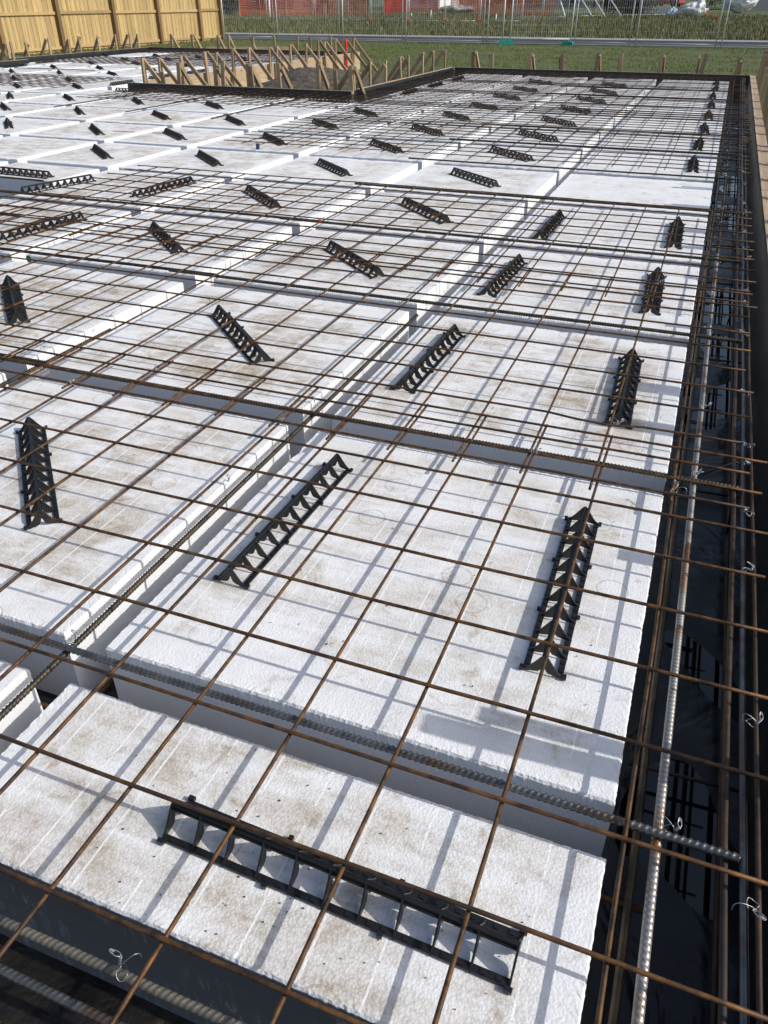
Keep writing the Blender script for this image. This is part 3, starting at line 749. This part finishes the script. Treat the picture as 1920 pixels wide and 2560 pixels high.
# ------------------------------------------------------------------ grit crumbs (stuff)
mb = MB(); rg = random.Random(3)
for i in range(520):
    t = rg.random(); y = -.47 + 5.5 * t ** 1.6; x = rg.uniform(-.02 - 1.1 - y * .8, -.02)
    c, r = where(x, y); z_ = zone(c, r)
    if z_ is None or not (z_[0] + .01 < x < z_[1] - .01 and z_[2] + .01 < y < z_[3] - .01): continue
    s = rg.uniform(.0008, .0024) * (1.3 if rg.random() < .1 else 1)
    a = rg.uniform(0, 6)
    vs = [(x + s * math.cos(a + q) * rg.uniform(.6, 1.2), y + s * math.sin(a + q) * rg.uniform(.6, 1.2), .001) for q in (0, 1.6, 3.1, 4.7)] + [(x, y, .001 + s * 1.1)]
    mb.add(vs, [(0, 1, 4), (1, 2, 4), (2, 3, 4), (3, 0, 4), (3, 2, 1, 0)])
o = link('soil_crumbs', mb.mesh('crumbs', make_plain('crumb_soil', (.06, .05, .04), .9))); o['kind'] = 'stuff'; tag(o, 'small dark crumbs of soil scattered on the white blocks', 'soil crumbs')

# ------------------------------------------------------------------ formwork
FT = .085
def form(label, a, b, side, th=.038, extra=0, h=.40, film=True):
    """board along a->b; side = +1 when the slab lies to the left of a->b"""
    ax, ay = a; bx, by = b; L = math.hypot(bx - ax, by - ay); ang = math.atan2(by - ay, bx - ax)
    t = thing('form_board', label, 'formwork', (ax, ay, 0), ang, 'timber form boards round the slab')
    s = -side      # outward direction in local y
    segs = max(1, round(L / 3.6)); mat = MT['plyx']
    for i in range(segs):
        x0 = L * i / segs + (.002 if i else 0); x1 = L * (i + 1) / segs
        mb = MB(); dz = rnd.uniform(-.003, .003)
        mb.box(x0, x1, min(0, s * th), max(0, s * th), -h, FT + dz); link('board', mb.mesh('board', mat), t)
        if extra:
            mb = MB(); mb.box(x0, x1 - .001, min(s * (th + .002), s * (th + extra)), max(s * (th + .002), s * (th + extra)), -h, FT - .004 + dz); link('outer_plank', mb.mesh('outer_plank', mat), t)
    if film:
        mb = MB(); n_ = int(L / .12); o = 0
        for i in range(n_ + 1):
            x = L * i / n_
            for z, d in ((FT - .004 - .006 * abs(noise.noise(Vector((x * 3, 1, ax)))), .004), (.02, .012), (-.1, .010), (-.2, .018), (-.29, .045)):
                w_ = noise.noise(Vector((x * 5, z * 9, ay))) * .006
                mb.v.append((x, -s * (d + max(-.002, w_)), z))
        for i in range(n_):
            for j in range(4):
                q = i * 5 + j; mb.f.append((q, q + 5, q + 6, q + 1) if side < 0 else (q, q + 1, q + 6, q + 5))
        link('plastic_lining', mb.mesh('plastic_lining', MT['wallfilm'], True), t)
    return t
form('right hand timber form board with a wide plank top along the trench', (.312, -1.6), (.312, 15.62), 1, .022, .068)
form('far form board closing the right bay in front of the lawn', (.31, 15.62), (-5.0, 15.62), 1)
form('black lined form board on the right side of the notch', (-5.05, 15.66), (-5.05, 10.55), 1)
form('black lined form board across the front of the notch', (-5.012, 10.55), (-8.85, 10.55), 1)
form('timber form board on the left side of the notch, far bay edge', (-8.8, 10.95), (-8.8, 19.85), 1)
form('far form board at the end of the left bay', (-8.8, 19.85), (-15.05, 19.85), 1)
form('left form board along the far left bay by the paling fence', (-15.05, 19.85), (-15.05, 14.62), 1)
form('left form board of the nearer left bay, stepped in', (-14.45, 14.55), (-14.45, 8.5), 1)
# bottom walers outside of the notch side
mb = MB(); mb.box(-8.755, -8.715, 11.0, 19.6, -.27, -.19); tag(link('waler', mb.mesh('waler', MT['ply'])), 'long timber waler at the foot of the notch form board', 'timber')

mstk = {}
def stake(x, y, out, h, brace=True, label='', tilt=0, blen=.62, bh=None, tint=None, bshift=None, base=-.42, s1=.045, s2=.028):
    """peg just outside a form; out = unit vector pointing away from the slab"""
    t = thing('form_stake', label, 'timber stake', (x, y, 0), 0, 'timber stakes bracing the formwork')
    ox, oy = out; tx, ty = -oy, ox
    mat = MT['red'] if tint else MT['pine']
    top = FT + h
    mb = MB(); k = tilt
    mb.beam((tx * -k * .4 * .5, ty * -k * .4 * .5, base), (tx * k * top + ox * rnd.uniform(-.01, .02), ty * k * top + oy * rnd.uniform(-.01, .02), top), s1, s2, (ox, oy, 0))
    link('peg', mb.mesh('peg', mat), t)
    if brace:
        bs = (rnd.choice((-1, 1)) * .045) if bshift is None else bshift
        b0 = (tx * bs + ox * (-.0), ty * bs + oy * (-.0), top - rnd.uniform(.0, .06) if bh is None else bh)
        b1 = (tx * bs * 1.2 + ox * blen, ty * bs * 1.2 + oy * blen, -.33)
        mb = MB(); mb.beam(b0, b1, .038, .060, (ox, oy, 0)); link('brace', mb.mesh('brace', MT['pine']), t)
    return t
# right side: tops set by the shadows they throw on the blocks
RS = [(-.75, .30), (.10, .50), (.78, .28), (1.50, .43), (1.83, .37), (2.55, .30), (3.3, .28), (3.93, .33), (4.29, .36), (5.0, .44), (5.66, .43), (6.34, .33), (7.05, .36), (7.33, .36), (8.13, .36), (8.77, .35), (9.4, .32), (10.36, .34), (11.22, .30), (12.21, .32), (13.1, .36), (14.03, .38), (14.9, .4)]
for i, (y, h) in enumerate(RS):
    stake(.44, y, (1, 0), h, True, 'timber stake and brace outside the right form board, %s from the near end' % (ORD + ['twenty first', 'twenty second', 'twenty third', 'last'])[i], rnd.uniform(-.03, .03), .55, s1=.048, s2=.075, bshift=.045)
for i, (x, h) in enumerate([(-4.68, .26), (-4.30, .25), (-3.58, .26), (-2.96, .25), (-2.35, .28), (-1.88, .28), (-1.22, .29), (-.51, .30), (.07, .25), (.6, .22)]):
    stake(x, 15.72, (0, 1), h, True, 'stake and brace behind the far form board, %s from the left' % od(i), rnd.choice((-1, 1)) * rnd.uniform(.02, .12), .6, s1=.07, bshift=.055 * (1 if i % 2 else -1))
for i, (x, h, b) in enumerate([(-8.26, .155, 0), (-7.98, .29, 1), (-7.31, .29, 1), (-7.20, .325, 0), (-6.74, .30, 1), (-6.67, .285, 0), (-6.22, .315, 1), (-5.60, .335, 1), (-5.31, .245, 0), (-5.05, .305, 1)]):
    stake(x, 10.66, (0, 1), h, bool(b), 'stake behind the black form board across the notch front, %s from the left' % od(i), rnd.uniform(-.12, .12), .6, s1=.06, bshift=-.05)
for i, y in enumerate([11.0, 11.63, 12.29, 13.03, 13.38, 14.15, 14.74, 15.45]):
    stake(-5.16, y, (-1, 0), rnd.uniform(.28, .32), True, 'leaning stake and brace on the right side of the notch, %s from the corner' % od(i), rnd.uniform(-.1, .1), .55)
for i, y in enumerate([10.78, 11.22, 11.92, 12.65, 12.96, 13.54, 14.17, 15.0, 15.29, 15.92, 16.65, 17.31, 17.67, 18.22, 18.87, 19.29]):
    stake(-8.70, y, (1, 0), rnd.uniform(.29, .33), True, 'tall stake with diagonal brace on the left side of the notch, %s from near end' % od(i), rnd.uniform(-.10, .10), .62, tint=(i == 14), bshift=.045, s1=.07, s2=.035)
for i, x in enumerate([-9.0, -9.6, -10.19, -10.6, -11.21, -11.89, -12.63, -12.95, -13.7, -14.4]):
    stake(x, 19.98, (0, 1), rnd.uniform(.29, .34), i > 4, 'stake behind the far board of the left bay, %s from the right' % od(i), rnd.uniform(-.1, .1), .6, s1=.06)
for i, y in enumerate([14.77, 15.38, 16.08, 16.75, 17.18, 17.88, 18.58, 19.18, 19.54]):
    stake(-15.16, y, (-1, 0), rnd.uniform(.26, .34), True, 'stake outside the left board by the paling fence, %s from near end' % od(i), rnd.uniform(-.1, .1), .5, s1=.06)
for i, y in enumerate([13.0, 13.45, 13.8, 14.25]):
    stake(-14.56, y, (-1, 0), rnd.uniform(.22, .36), i % 2 == 0, 'stake by the stepped corner of the left form, %s from near end' % od(i), rnd.uniform(-.15, .15), .4, s1=.06)

# notch soil
mb = MB(); n_ = 70
for j in range(n_ + 1):
    for i in range(n_ + 1):
        x = -8.7 + 3.55 * i / n_; y = 10.65 + 9.5 * j / n_
        e = min(1, (x + 8.7) / .7) * min(1, (-5.15 - x) / .4) * min(1, (y - 10.65) / .3)
        m_ = math.exp(-((x + 6.5) / 1.0) ** 2 - ((y - 12.6) / 1.3) ** 2) * .42 + .10
        nn = .05 * noise.noise(Vector((x * 3, y * 3, 0))) + .03 * noise.noise(Vector((x * 9, y * 9, 1))) + .015 * noise.noise(Vector((x * 25, y * 25, 1)))
        fade = 1 if y < 15 else max(0, 1 - (y - 15) / 3.5)
        mb.v.append((x, y, -.315 + max(0, e) * (m_ + nn) * fade + .02 * fade))
for j in range(n_):
    for i in range(n_): a = j * (n_ + 1) + i; mb.f.append((a, a + 1, a + n_ + 2, a + n_ + 1))
struct('soil_mound', mb.mesh('soil_mound', MT['soil'], True))

# ------------------------------------------------------------------ paling fence
FX = -21.2
t = thing('paling_fence', 'tall new pale timber paling fence along the left boundary', 'fence', (FX, 0, 0))
rg = random.Random(5)
posts = [15.4, 18.1, 20.8, 23.49, 26.4, 29.13, 32.05, 33.75]
for i, y in enumerate(posts):
    mb = MB(); mb.box(.021, .16, y - .075, y + .075, -.45, 1.58); link('post', mb.mesh('post', MT['post']), t)
for i in range(len(posts) - 1):
    y0, y1 = posts[i] + .067, posts[i + 1] - .067
    for z in (-.17, .80, 1.42):
        mb = MB(); dz = rg.uniform(-.012, .012); mb.box(.022, .075, y0, y1, z - .042 + dz, z + .042 + dz); link('rail', mb.mesh('rail', MT['fencerail']), t)
pl = []
y = posts[0] - .05; i = 0
while y < posts[-1]:
    mb = MB(); wd = .107; z1 = 1.52 + rg.uniform(-.006, .006); off = .0205 - .007 * (i % 2)
    q = rg.uniform(-.003, .003)
    mb.box(off - .017, off, y + q, y + q + wd, -.28 + rg.uniform(-.02, .02), z1)
    link('paling', mb.mesh('paling', MT['fence']), t)
    y += .112; i += 1
    if i > 99 and False: break

# ------------------------------------------------------------------ temporary wire fences
def panel(label, a, b, z0, h=2.0, group='temporary wire fence panels', wires=.085, r=.021, lean=0, thick=.0019, hz=5):
    a = Vector((a[0], a[1], z0)); b = Vector((b[0], b[1], z0)); d = (b - a); L = d.length
    t = thing('wire_fence', label, 'fence panel', tuple(a), math.atan2(d.y, d.x), group)
    mb = MB()
    mb.tube([(0, 0, 0), (0, lean * h, h)], r, 8); mb.tube([(L, 0, 0), (L, lean * h, h)], r, 8)
    mb.tube([(0, 0, .12), (L, 0, .12)], r * .7, 6); mb.tube([(0, lean * h, h - .02), (L, lean * h, h - .02)], r * .7, 6)
    link('frame', mb.mesh('frame', MT['galv'], True), t)
    mb = MB(); x = wires
    while x < L - wires * .5:
        mb.beam((x, .012, .13), (x, .012 + lean * h, h - .03), thick * 2, thick * 2, (0, 1, 0)); x += wires
    for q in range(hz + 1): z = .13 + (h - .2) * q / hz; mb.beam((0, .008, z), (L, .008, z), thick * 2, thick * 2)
    link('wire_infill', mb.mesh('wire_infill', MT['galv']), t)
    return t
FP = [(-21.0, 33.6), (-18.6, 34.0), (-15.25, 33.4), (-12.55, 33.6), (-9.15, 33.5), (-8.35, 33.4)]
nm = ['first', 'second', 'third', 'fourth', 'fifth']
for i in range(5):
    a, b = FP[i], FP[i + 1]
    panel('%s wire fence panel in front of the road, counted from the paling fence' % nm[i], (a[0] + .08, a[1]), (b[0] - .08, b[1]), -.3)
panel('bright wire gate panel standing slightly open above the teal block', (-8.15, 33.5), (-5.95, 34.2), -.22, 2.0, thick=.003, hz=8, r=.022)
for i, (a, b) in enumerate([((-5.75, 33.9), (-3.7, 33.8)), ((-3.45, 33.8), (-.65, 33.6)), ((-.45, 33.6), (2.2, 33.5)), ((2.3, 33.5), (5.0, 33.4))]):
    panel('%s wire fence panel right of the gate panel' % nm[i], a, b, -.3)
# teal foot
def foot(x, y, z, mat, label, grp=None, s=1.0, rz=0):
    mb = MB(); L, W, H = .20 * s, .10 * s, .13 * s
    prof = [(-L, 0), (L, 0), (L, H * .55), (L * .8, H), (-L * .8, H), (-L, H * .55)]
    V = [(px, -W, pz) for px, pz in prof] + [(px, W, pz) for px, pz in prof]
    F = [tuple(range(6))[::-1][::-1], tuple(range(6, 12))[::-1]] + [(i, (i + 1) % 6, (i + 1) % 6 + 6, i + 6)[::-1] for i in range(6)]
    mb.add(V, F); mb.box(-L * .1, L * .1, -W * .9, W * .9, H, H * 1.12)
    tag(link('stabiliser_block', mb.mesh('stabiliser_block', MT[mat]), None, (x, y, z), rz), label, 'fence foot', grp)
foot(-8.24, 33.2, -.3, 'teal', 'teal plastic block foot under the wire fence by the gate panel', None, 1.35, .3)
foot(-6.0, 34.0, -.3, 'teal', 'half hidden green block foot at the right end of the gate panel', None, 1.0)
# second fence line beyond the field
G2 = [(-40.5, 64.5), (-35.8, 65.0), (-31.0, 64.0), (-25.9, 63.0), (-22.7, 62.5), (-20.0, 62.8), (-17.6, 63.6), (-14.5, 64)]
for i in range(len(G2) - 1):
    a, b = G2[i], G2[i + 1]
    panel('wire fence panel beyond the field, %s from the left' % od(i), (a[0] + .06, a[1]), (b[0] - .06, b[1]), tz(a[1]) - .02, 2.1, 'far fence panels beyond the field', .16, .028, 0, .0028, 4)
for i in (3, 4, 5, 6):
    foot(G2[i][0], G2[i][1], tz(G2[i][1]) - .02, 'orange', 'orange plastic foot of the far wire fence, %s from the left' % od(i - 3), 'orange fence feet', 1.4)
# house frame braces, props
for i, (x, y, x2, z2, x3) in enumerate([(-13.2, 74, -14.8, 3.0, 0), (-11.3, 76, -14.2, 3.2, 0), (-10.4, 77, -13.3, 3.2, 0), (-9.2, 78, -12.4, 3.4, 0)]):
    mb = MB(); mb.tube([(0, 0, 0), (x2 - x, 1.0, z2)], .05, 6); tag(link('steel_prop', mb.mesh('steel_prop', MT['galv']), None, (x, y, tz(y))), 'long raking grey prop beyond the field, %s from the left' % od(i), 'prop', 'raking props beyond the field')
for i, (a, b) in enumerate([((-17.3, 74), (-15.2, 74.2)), ((-15.1, 74.2), (-13.1, 74.4)), ((-12.9, 76), (-10.9, 78)), ((-10.7, 80), (-8.2, 81)), ((-8.1, 81), (-5.4, 84))]):
    panel('tall far wire panel near the raking props, %s from the left' % od(i), a, b, tz(a[1]), 2.3, 'far fence panels near the props', .18, .03, 0, .0035, 4)

# orange barrier mesh
def make_omesh():
    m, n, l, b = new_mat('barrier_mesh', .6, 0, (.60, .085, .03))
    v = tc(n, l, 'Object'); f = noise_n(n, l, v, .8, 4)
    l.new(ramp(n, l, f, [(.3, (.50, .055, .02)), (.7, (.85, .15, .04))]), b.inputs['Base Color'])
    return m
MT['omesh'] = make_omesh()
def barrier(label, pts, h, seed):
    t = thing('barrier_mesh', label, 'barrier mesh', (pts[0][0], pts[0][1], 0), 0, 'orange barrier mesh fences')
    x0, y0 = pts[0]; P = []
    for (a, b) in zip(pts[:-1], pts[1:]):
        L = math.hypot(b[0] - a[0], b[1] - a[1]); k = max(2, int(L / .25))
        for i in range(k): P.append((a[0] + (b[0] - a[0]) * i / k, a[1] + (b[1] - a[1]) * i / k))
    P.append(pts[-1]); mb = MB(); th = .012; rows = 9
    # horizontal straps and vertical strands with real openings
    hh = [h * (1 - .16 * abs(math.sin(i * .25 * 1.2)) ** 2 + .05 * noise.noise(Vector((i * .3, seed, 0)))) for i in range(len(P))]
    def Q(i, q): 
        x, y = P[i]; z = tz(y) + hh[i] * q
        return (x - x0, y - y0 + .05 * noise.noise(Vector((i * .4, q * 2, seed))), z)
    for q in range(rows + 1):
        u = q / rows
        for i in range(len(P) - 1):
            a = Q(i, u); b = Q(i + 1, u); w_ = .042
            mb.add([a, b, (b[0], b[1] + th, b[2] + w_), (a[0], a[1] + th, a[2] + w_)], [(0, 1, 2, 3)])
    for i in range(len(P) - 1):
        for s in (0, .5):
            a0 = Q(i, 0); a1 = Q(i + 1, 0); b0 = Q(i, 1); b1 = Q(i + 1, 1)
            p = [a0[j] * (1 - s) + a1[j] * s for j in range(3)]; r = [b0[j] * (1 - s) + b1[j] * s for j in range(3)]
            mb.add([(p[0], p[1], p[2]), (p[0] + .045, p[1], p[2]), (r[0] + .045, r[1], r[2]), (r[0], r[1], r[2])], [(0, 1, 2, 3)])
    link('mesh_strip', mb.mesh('mesh_strip', MT['omesh']), t)
    i = 0; rg = random.Random(seed)
    while i < len(P):
        mb = MB(); x, y = P[i]; mb.beam((x - x0, y - y0 - .05, tz(y) - .1), (x - x0 + rg.uniform(-.12, .12), y - y0 - .05, tz(y) + h * 1.12), .05, .05)
        link('picket', mb.mesh('picket', MT['pinkpost']), t); i += rg.choice((7, 9, 10))
MT['pinkpost'] = make_plain('faded_timber', (.55, .24, .15), .7)
barrier('long orange barrier mesh fence behind the field at left', [(-42.2, 72), (-38.8, 73.3), (-35.5, 74.8), (-32.1, 74.3), (-30.3, 73.4)], 1.35, 1)
barrier('bright orange folded barrier mesh roll at the left end of the field', [(-41.9, 71.3), (-41.3, 71.6)], 1.7, 2)
barrier('orange barrier mesh fence on the rise behind the field', [(-30.2, 77), (-31.0, 85.4), (-32.8, 90.0), (-29.4, 88.8), (-28.4, 88)], 1.45, 3)
barrier('orange barrier mesh around the rubble heap right of the rise', [(-26.6, 86), (-24.5, 84.5), (-22.6, 82.6)], 1.6, 4)
barrier('dark red barrier mesh behind the wire gate panel', [(-21.6, 78.6), (-18.2, 77.5), (-14.6, 76.5)], 1.5, 5)
# whitish posts and pipes
for i, (x, y, h) in enumerate([(-35.6, 65.2, 1.5), (-24.1, 72, .55), (-26.0, 72.5, .3), (-17.0, 66, .45)]):
    mb = MB(); mb.tube([(0, 0, -.1), (0.03, 0, h)], .07 if i == 0 else .045, 8); mb.tube([(0.03, 0, h), (0.03, 0, h + .03)], .08 if i == 0 else .055, 8)
    tag(link('marker_post', mb.mesh('marker_post', MT['white'], True), None, (x, y, tz(y))), ['tall pinkish white post beyond the field at left', 'short white pipe stub standing in the far grass', 'very short white pipe stub left of the taller stub', 'white stub behind the wire gate panel'][i], 'post')

# bushes / hedges: leaf clouds
def bush(label, x, y, sx, sy, h, n_, seed, cat='hedge'):
    t = thing('hedge' if cat == 'hedge' else 'tree', label, cat, (x, y, tz(y)))
    rg = np.random.default_rng(seed)
    cl = rg.uniform(-1, 1, (40, 3)); cl[:, 0] *= sx * .9; cl[:, 1] *= sy * .9; cl[:, 2] = h * (.1 + .42 * (cl[:, 2] + 1))
    idx = rg.integers(0, 40, n_); P_ = cl[idx] + rg.normal(0, 1, (n_, 3)) * np.array([.28, .28, .24]) * min(1.2, h / 2.2)
    P_[:, 2] = np.clip(P_[:, 2], .02, None)
    a = rg.normal(0, 1, (n_, 3)); a /= np.linalg.norm(a, axis=1)[:, None]; b = rg.normal(0, 1, (n_, 3)); b -= (a * b).sum(1)[:, None] * a; b /= np.linalg.norm(b, axis=1)[:, None]
    s = rg.uniform(.05, .11, n_)[:, None]
    V = np.stack([P_ - a * s, P_ + b * s * .6, P_ + a * s, P_ - b * s * .6], 1)
    me = bpy.data.meshes.new('foliage'); me.vertices.add(n_ * 4); me.vertices.foreach_set('co', V.ravel())
    me.loops.add(n_ * 4); me.loops.foreach_set('vertex_index', np.arange(n_ * 4)); me.polygons.add(n_)
    me.polygons.foreach_set('loop_start', np.arange(n_) * 4); me.polygons.foreach_set('loop_total', np.full(n_, 4)); me.update(calc_edges=True)
    me.materials.append(MT['leaf']); link('foliage' if cat == 'hedge' else 'crown', me, t)
    mb = MB()
    for i in range(4 if cat == 'hedge' else 1):
        q = 0 if cat != 'hedge' else rnd.uniform(-sx * .7, sx * .7)
        mb.tube([(q, 0, -.1), (q + .1, .05, h * .35), (q + .05, 0, h * .7)], .05, 6, lambda i_, a_: .08 - .025 * i_)
    link('stem' if cat == 'hedge' else 'trunk', mb.mesh('stem', MT['post']), t)
bush('dark rounded shrub beside the paling fence end', -44.2, 73.5, .9, .9, 2.4, 5000, 1)
bush('dark shrub left of the grey bin', -36.6, 77.5, .8, .8, 1.6, 3500, 2)
bush('long dark clipped hedge beyond the field at right', -10.2, 87.5, 2.6, 1.0, 2.4, 12000, 3)
for i, (x, y, s, h) in enumerate([(-50, 96, 5, 4.5), (-38, 100, 5, 5), (-26, 112, 4, 4), (-16, 108, 4, 4.5), (-2, 118, 4, 5), (6, 124, 5, 4.5), (-60, 104, 6, 5)]):
    bush('dark background tree beyond the sites, %s listed from the left to right' % od([1, 2, 3, 4, 5, 6, 0][i]), x, y, s, 1.6, h, 9000, 30 + i, 'tree')
# houses
def house(label, x, y, wd, dp, h, wallc, roofc, wins):
    t = thing('house', label, 'house', (x, y, tz(y)))
    mb = MB(); mb.box(-wd / 2, wd / 2, 0, dp, -.2, h); link('wall', mb.mesh('wall', wallc), t)
    mb = MB(); o_ = .5
    mb.add([(-wd / 2 - o_, -o_, h), (wd / 2 + o_, -o_, h), (wd / 2 + o_, dp + o_, h), (-wd / 2 - o_, dp + o_, h), (-wd / 2 + dp * .4, dp / 2, h + 1.9), (wd / 2 - dp * .4, dp / 2, h + 1.9)],
           [(0, 1, 5, 4), (1, 2, 5), (2, 3, 4, 5), (3, 0, 4), (3, 2, 1, 0)]); link('roof', mb.mesh('roof', roofc), t)
    for (wx, wz, ww, wh) in wins:
        mb = MB(); mb.box(wx - ww / 2, wx + ww / 2, -.05, .02, wz, wz + wh); wo = link('window', mb.mesh('window', MT['white']), t)
        mb = MB(); mb.box(wx - ww / 2 + .07, wx + ww / 2 - .07, -.065, -.052, wz + .07, wz + wh - .07); link('pane', mb.mesh('pane', MT['glass']), wo)
MT['glass'] = new_mat('window_glass', .08, 0, (.02, .025, .03))[0]
MT['brickwall'] = make_plain('rendered_wall', (.40, .40, .39), .8, 0, .08)
MT['darkwall'] = make_plain('dark_cladding', (.06, .065, .07), .7)
MT['rooft'] = make_plain('grey_roof', (.07, .075, .08), .7)
house('white walled house beyond the orange mesh', -38.5, 108, 7, 9, 2.7, MT['white'], MT['rooft'], [(-1.5, .9, 1.4, 1.2), (1.5, .9, 1.4, 1.2)])
house('dark clad house far behind at left', -58, 100, 14, 9, 2.8, MT['darkwall'], MT['rooft'], [(-4, .8, 1.8, 1.3), (2, .8, 1.8, 1.3)])
house('grey house beyond the raking props', -20, 118, 13, 9, 2.8, MT['brickwall'], MT['rooft'], [(-4, .8, 1.8, 1.3), (2, .8, 1.8, 1.3)])
house('grey walled house far behind at right', 4, 104, 12, 9, 2.8, MT['brickwall'], MT['rooft'], [(-3, .8, 1.8, 1.3), (3, .8, 1.8, 1.3)])
house('second pale house in the left distance', -84, 108, 12, 9, 2.8, MT['brickwall'], MT['rooft'], [(0, .8, 1.8, 1.3)])
house('pale house in the far right distance', 26, 100, 14, 9, 2.8, MT['white'], MT['rooft'], [(0, .8, 1.8, 1.3)])
# cars
def car(label, x, y, rz, col):
    t = thing('parked_car', label, 'car', (x, y, tz(y)), rz, 'cars parked on the far road')
    mb = MB(); prof = [(-2.1, .35), (-2.15, .75), (-1.7, .92), (-.9, 1.4), (.6, 1.42), (1.25, .95), (2.05, .8), (2.15, .45), (2.0, .28), (-2.0, .28)]
    n_ = len(prof); V = [(a, -.85, b) for a, b in prof] + [(a, .85, b) for a, b in prof]
    mb.add(V, [tuple(range(n_)), tuple(range(n_, 2 * n_))[::-1]] + [(i, i + n_, (i + 1) % n_ + n_, (i + 1) % n_) for i in range(n_)]); link('body', mb.mesh('body', col), t)
    for sx in (-1.3, 1.3):
        for sy in (-.86, .86):
            mb = MB(); mb.tube([(sx, sy - .1, .32), (sx, sy + .1, .32)], .32, 16); link('wheel', mb.mesh('wheel', MT['plastic']), t)
    mb = MB()
    for s in (-1, 1): mb.add([(-1.55, s * .856, .93), (-.85, s * .856, 1.33), (.55, s * .856, 1.34), (1.08, s * .856, .95)], [(0, 1, 2, 3)])
    link('side_glass', mb.mesh('side_glass', MT['glass']), t)
    for s in (-1, 1):
        mb = MB(); mb.box(-2.17, -2.13, s * .6 - .16, s * .6 + .16, .58, .72); link('headlight', mb.mesh('headlight', MT['white']), t)
car('silver blue car parked on the far side road', -13.3, 124, -1.2, make_plain('car_silver', (.30, .36, .45), .3, .6))
car('dark red car parked farther up the side road', -9.6, 132, -.4, make_plain('car_red', (.25, .02, .03), .3, .3))
# rubble bags / rubbish
def bag(label, x, y, s, h, mat, seed):
    mb = MB(); n1, n2 = 14, 20
    for i in range(n1 + 1):
        for j in range(n2):
            a = 2 * PI * j / n2; u = i / n1; r = math.sin(PI * (.08 + .9 * u)) ** .7 * s
            d = Vector((r * math.cos(a), r * math.sin(a) * .7, h * (1 - (1 - u) ** 1.2)))
            k = 1 + .35 * noise.noise(Vector((d.x * 3 / s, d.y * 3 / s, d.z * 3 + seed)))
            mb.v.append((d.x * k, d.y * k, d.z * k))
    for i in range(n1):
        for j in range(n2): a = i * n2 + j; b = i * n2 + (j + 1) % n2; mb.f.append((a, b, b + n2, a + n2))
    tag(link('rubbish_bag', mb.mesh('rubbish_bag', mat, False), None, (x, y, tz(y))), label, 'bag', 'bags and rubbish beyond the field')
MT['bagw'] = make_plain('white_wrap', (.62, .64, .65), .4, 0, .3, 3, .8, 6, .1)
bag('crumpled white plastic heap beyond the field at right', -3.45, 77.2, .95, 1.15, MT['bagw'], 1)
bag('pale blue plastic bag left of the white heap', -5.2, 77.4, .5, .65, make_plain('blue_wrap', (.35, .46, .55), .4, 0, .3, 3, .8, 6, .1), 2)
bag('large white bulk bag behind the right field edge', -.1, 91, 1.3, 1.7, MT['bagw'], 3)
bag('low grey rubble heap beside the orange mesh', -25.4, 84, 1.6, .7, make_plain('rubble', (.30, .28, .26), .9, 0, .4, 3, .8, 6, .1), 4)
mb = MB(); mb.tube([(0, 0, 0), (0, 0, .85)], .3, 12); mb.tube([(0, 0, .85), (0, 0, .95)], .33, 12); tag(link('bin', mb.mesh('bin', make_plain('grey_bin', (.12, .15, .17), .6), False), None, (-35.9, 76.2, tz(76.2))), 'round grey bin in front of the dark shrub', 'bin')
for i, (x, y) in enumerate([(-2.9, 86), (-1.9, 80)]): foot(x, y, tz(y), 'orange', '%s orange block on the verge near the white heap' % ('left', 'right')[i], None, 1.2, .3)
mb = MB(); mb.tube([(0, 0, 0), (4.2, .3, .02)], .03, 6); tag(link('white_pipe', mb.mesh('white_pipe', MT['white']), None, (-.6, 19.0, -.27)), 'thin white pipe lying on the lawn beyond the far right corner', 'pipe')
mb = MB(); mb.beam((0, 0, 0), (2.6, 1.0, -.0), .03, .14); tag(link('loose_plank', mb.mesh('loose_plank', MT['plyx']), None, (-16.6, 25.2, -.22)), 'loose timber plank lying on the lawn behind the left bay', 'timber')
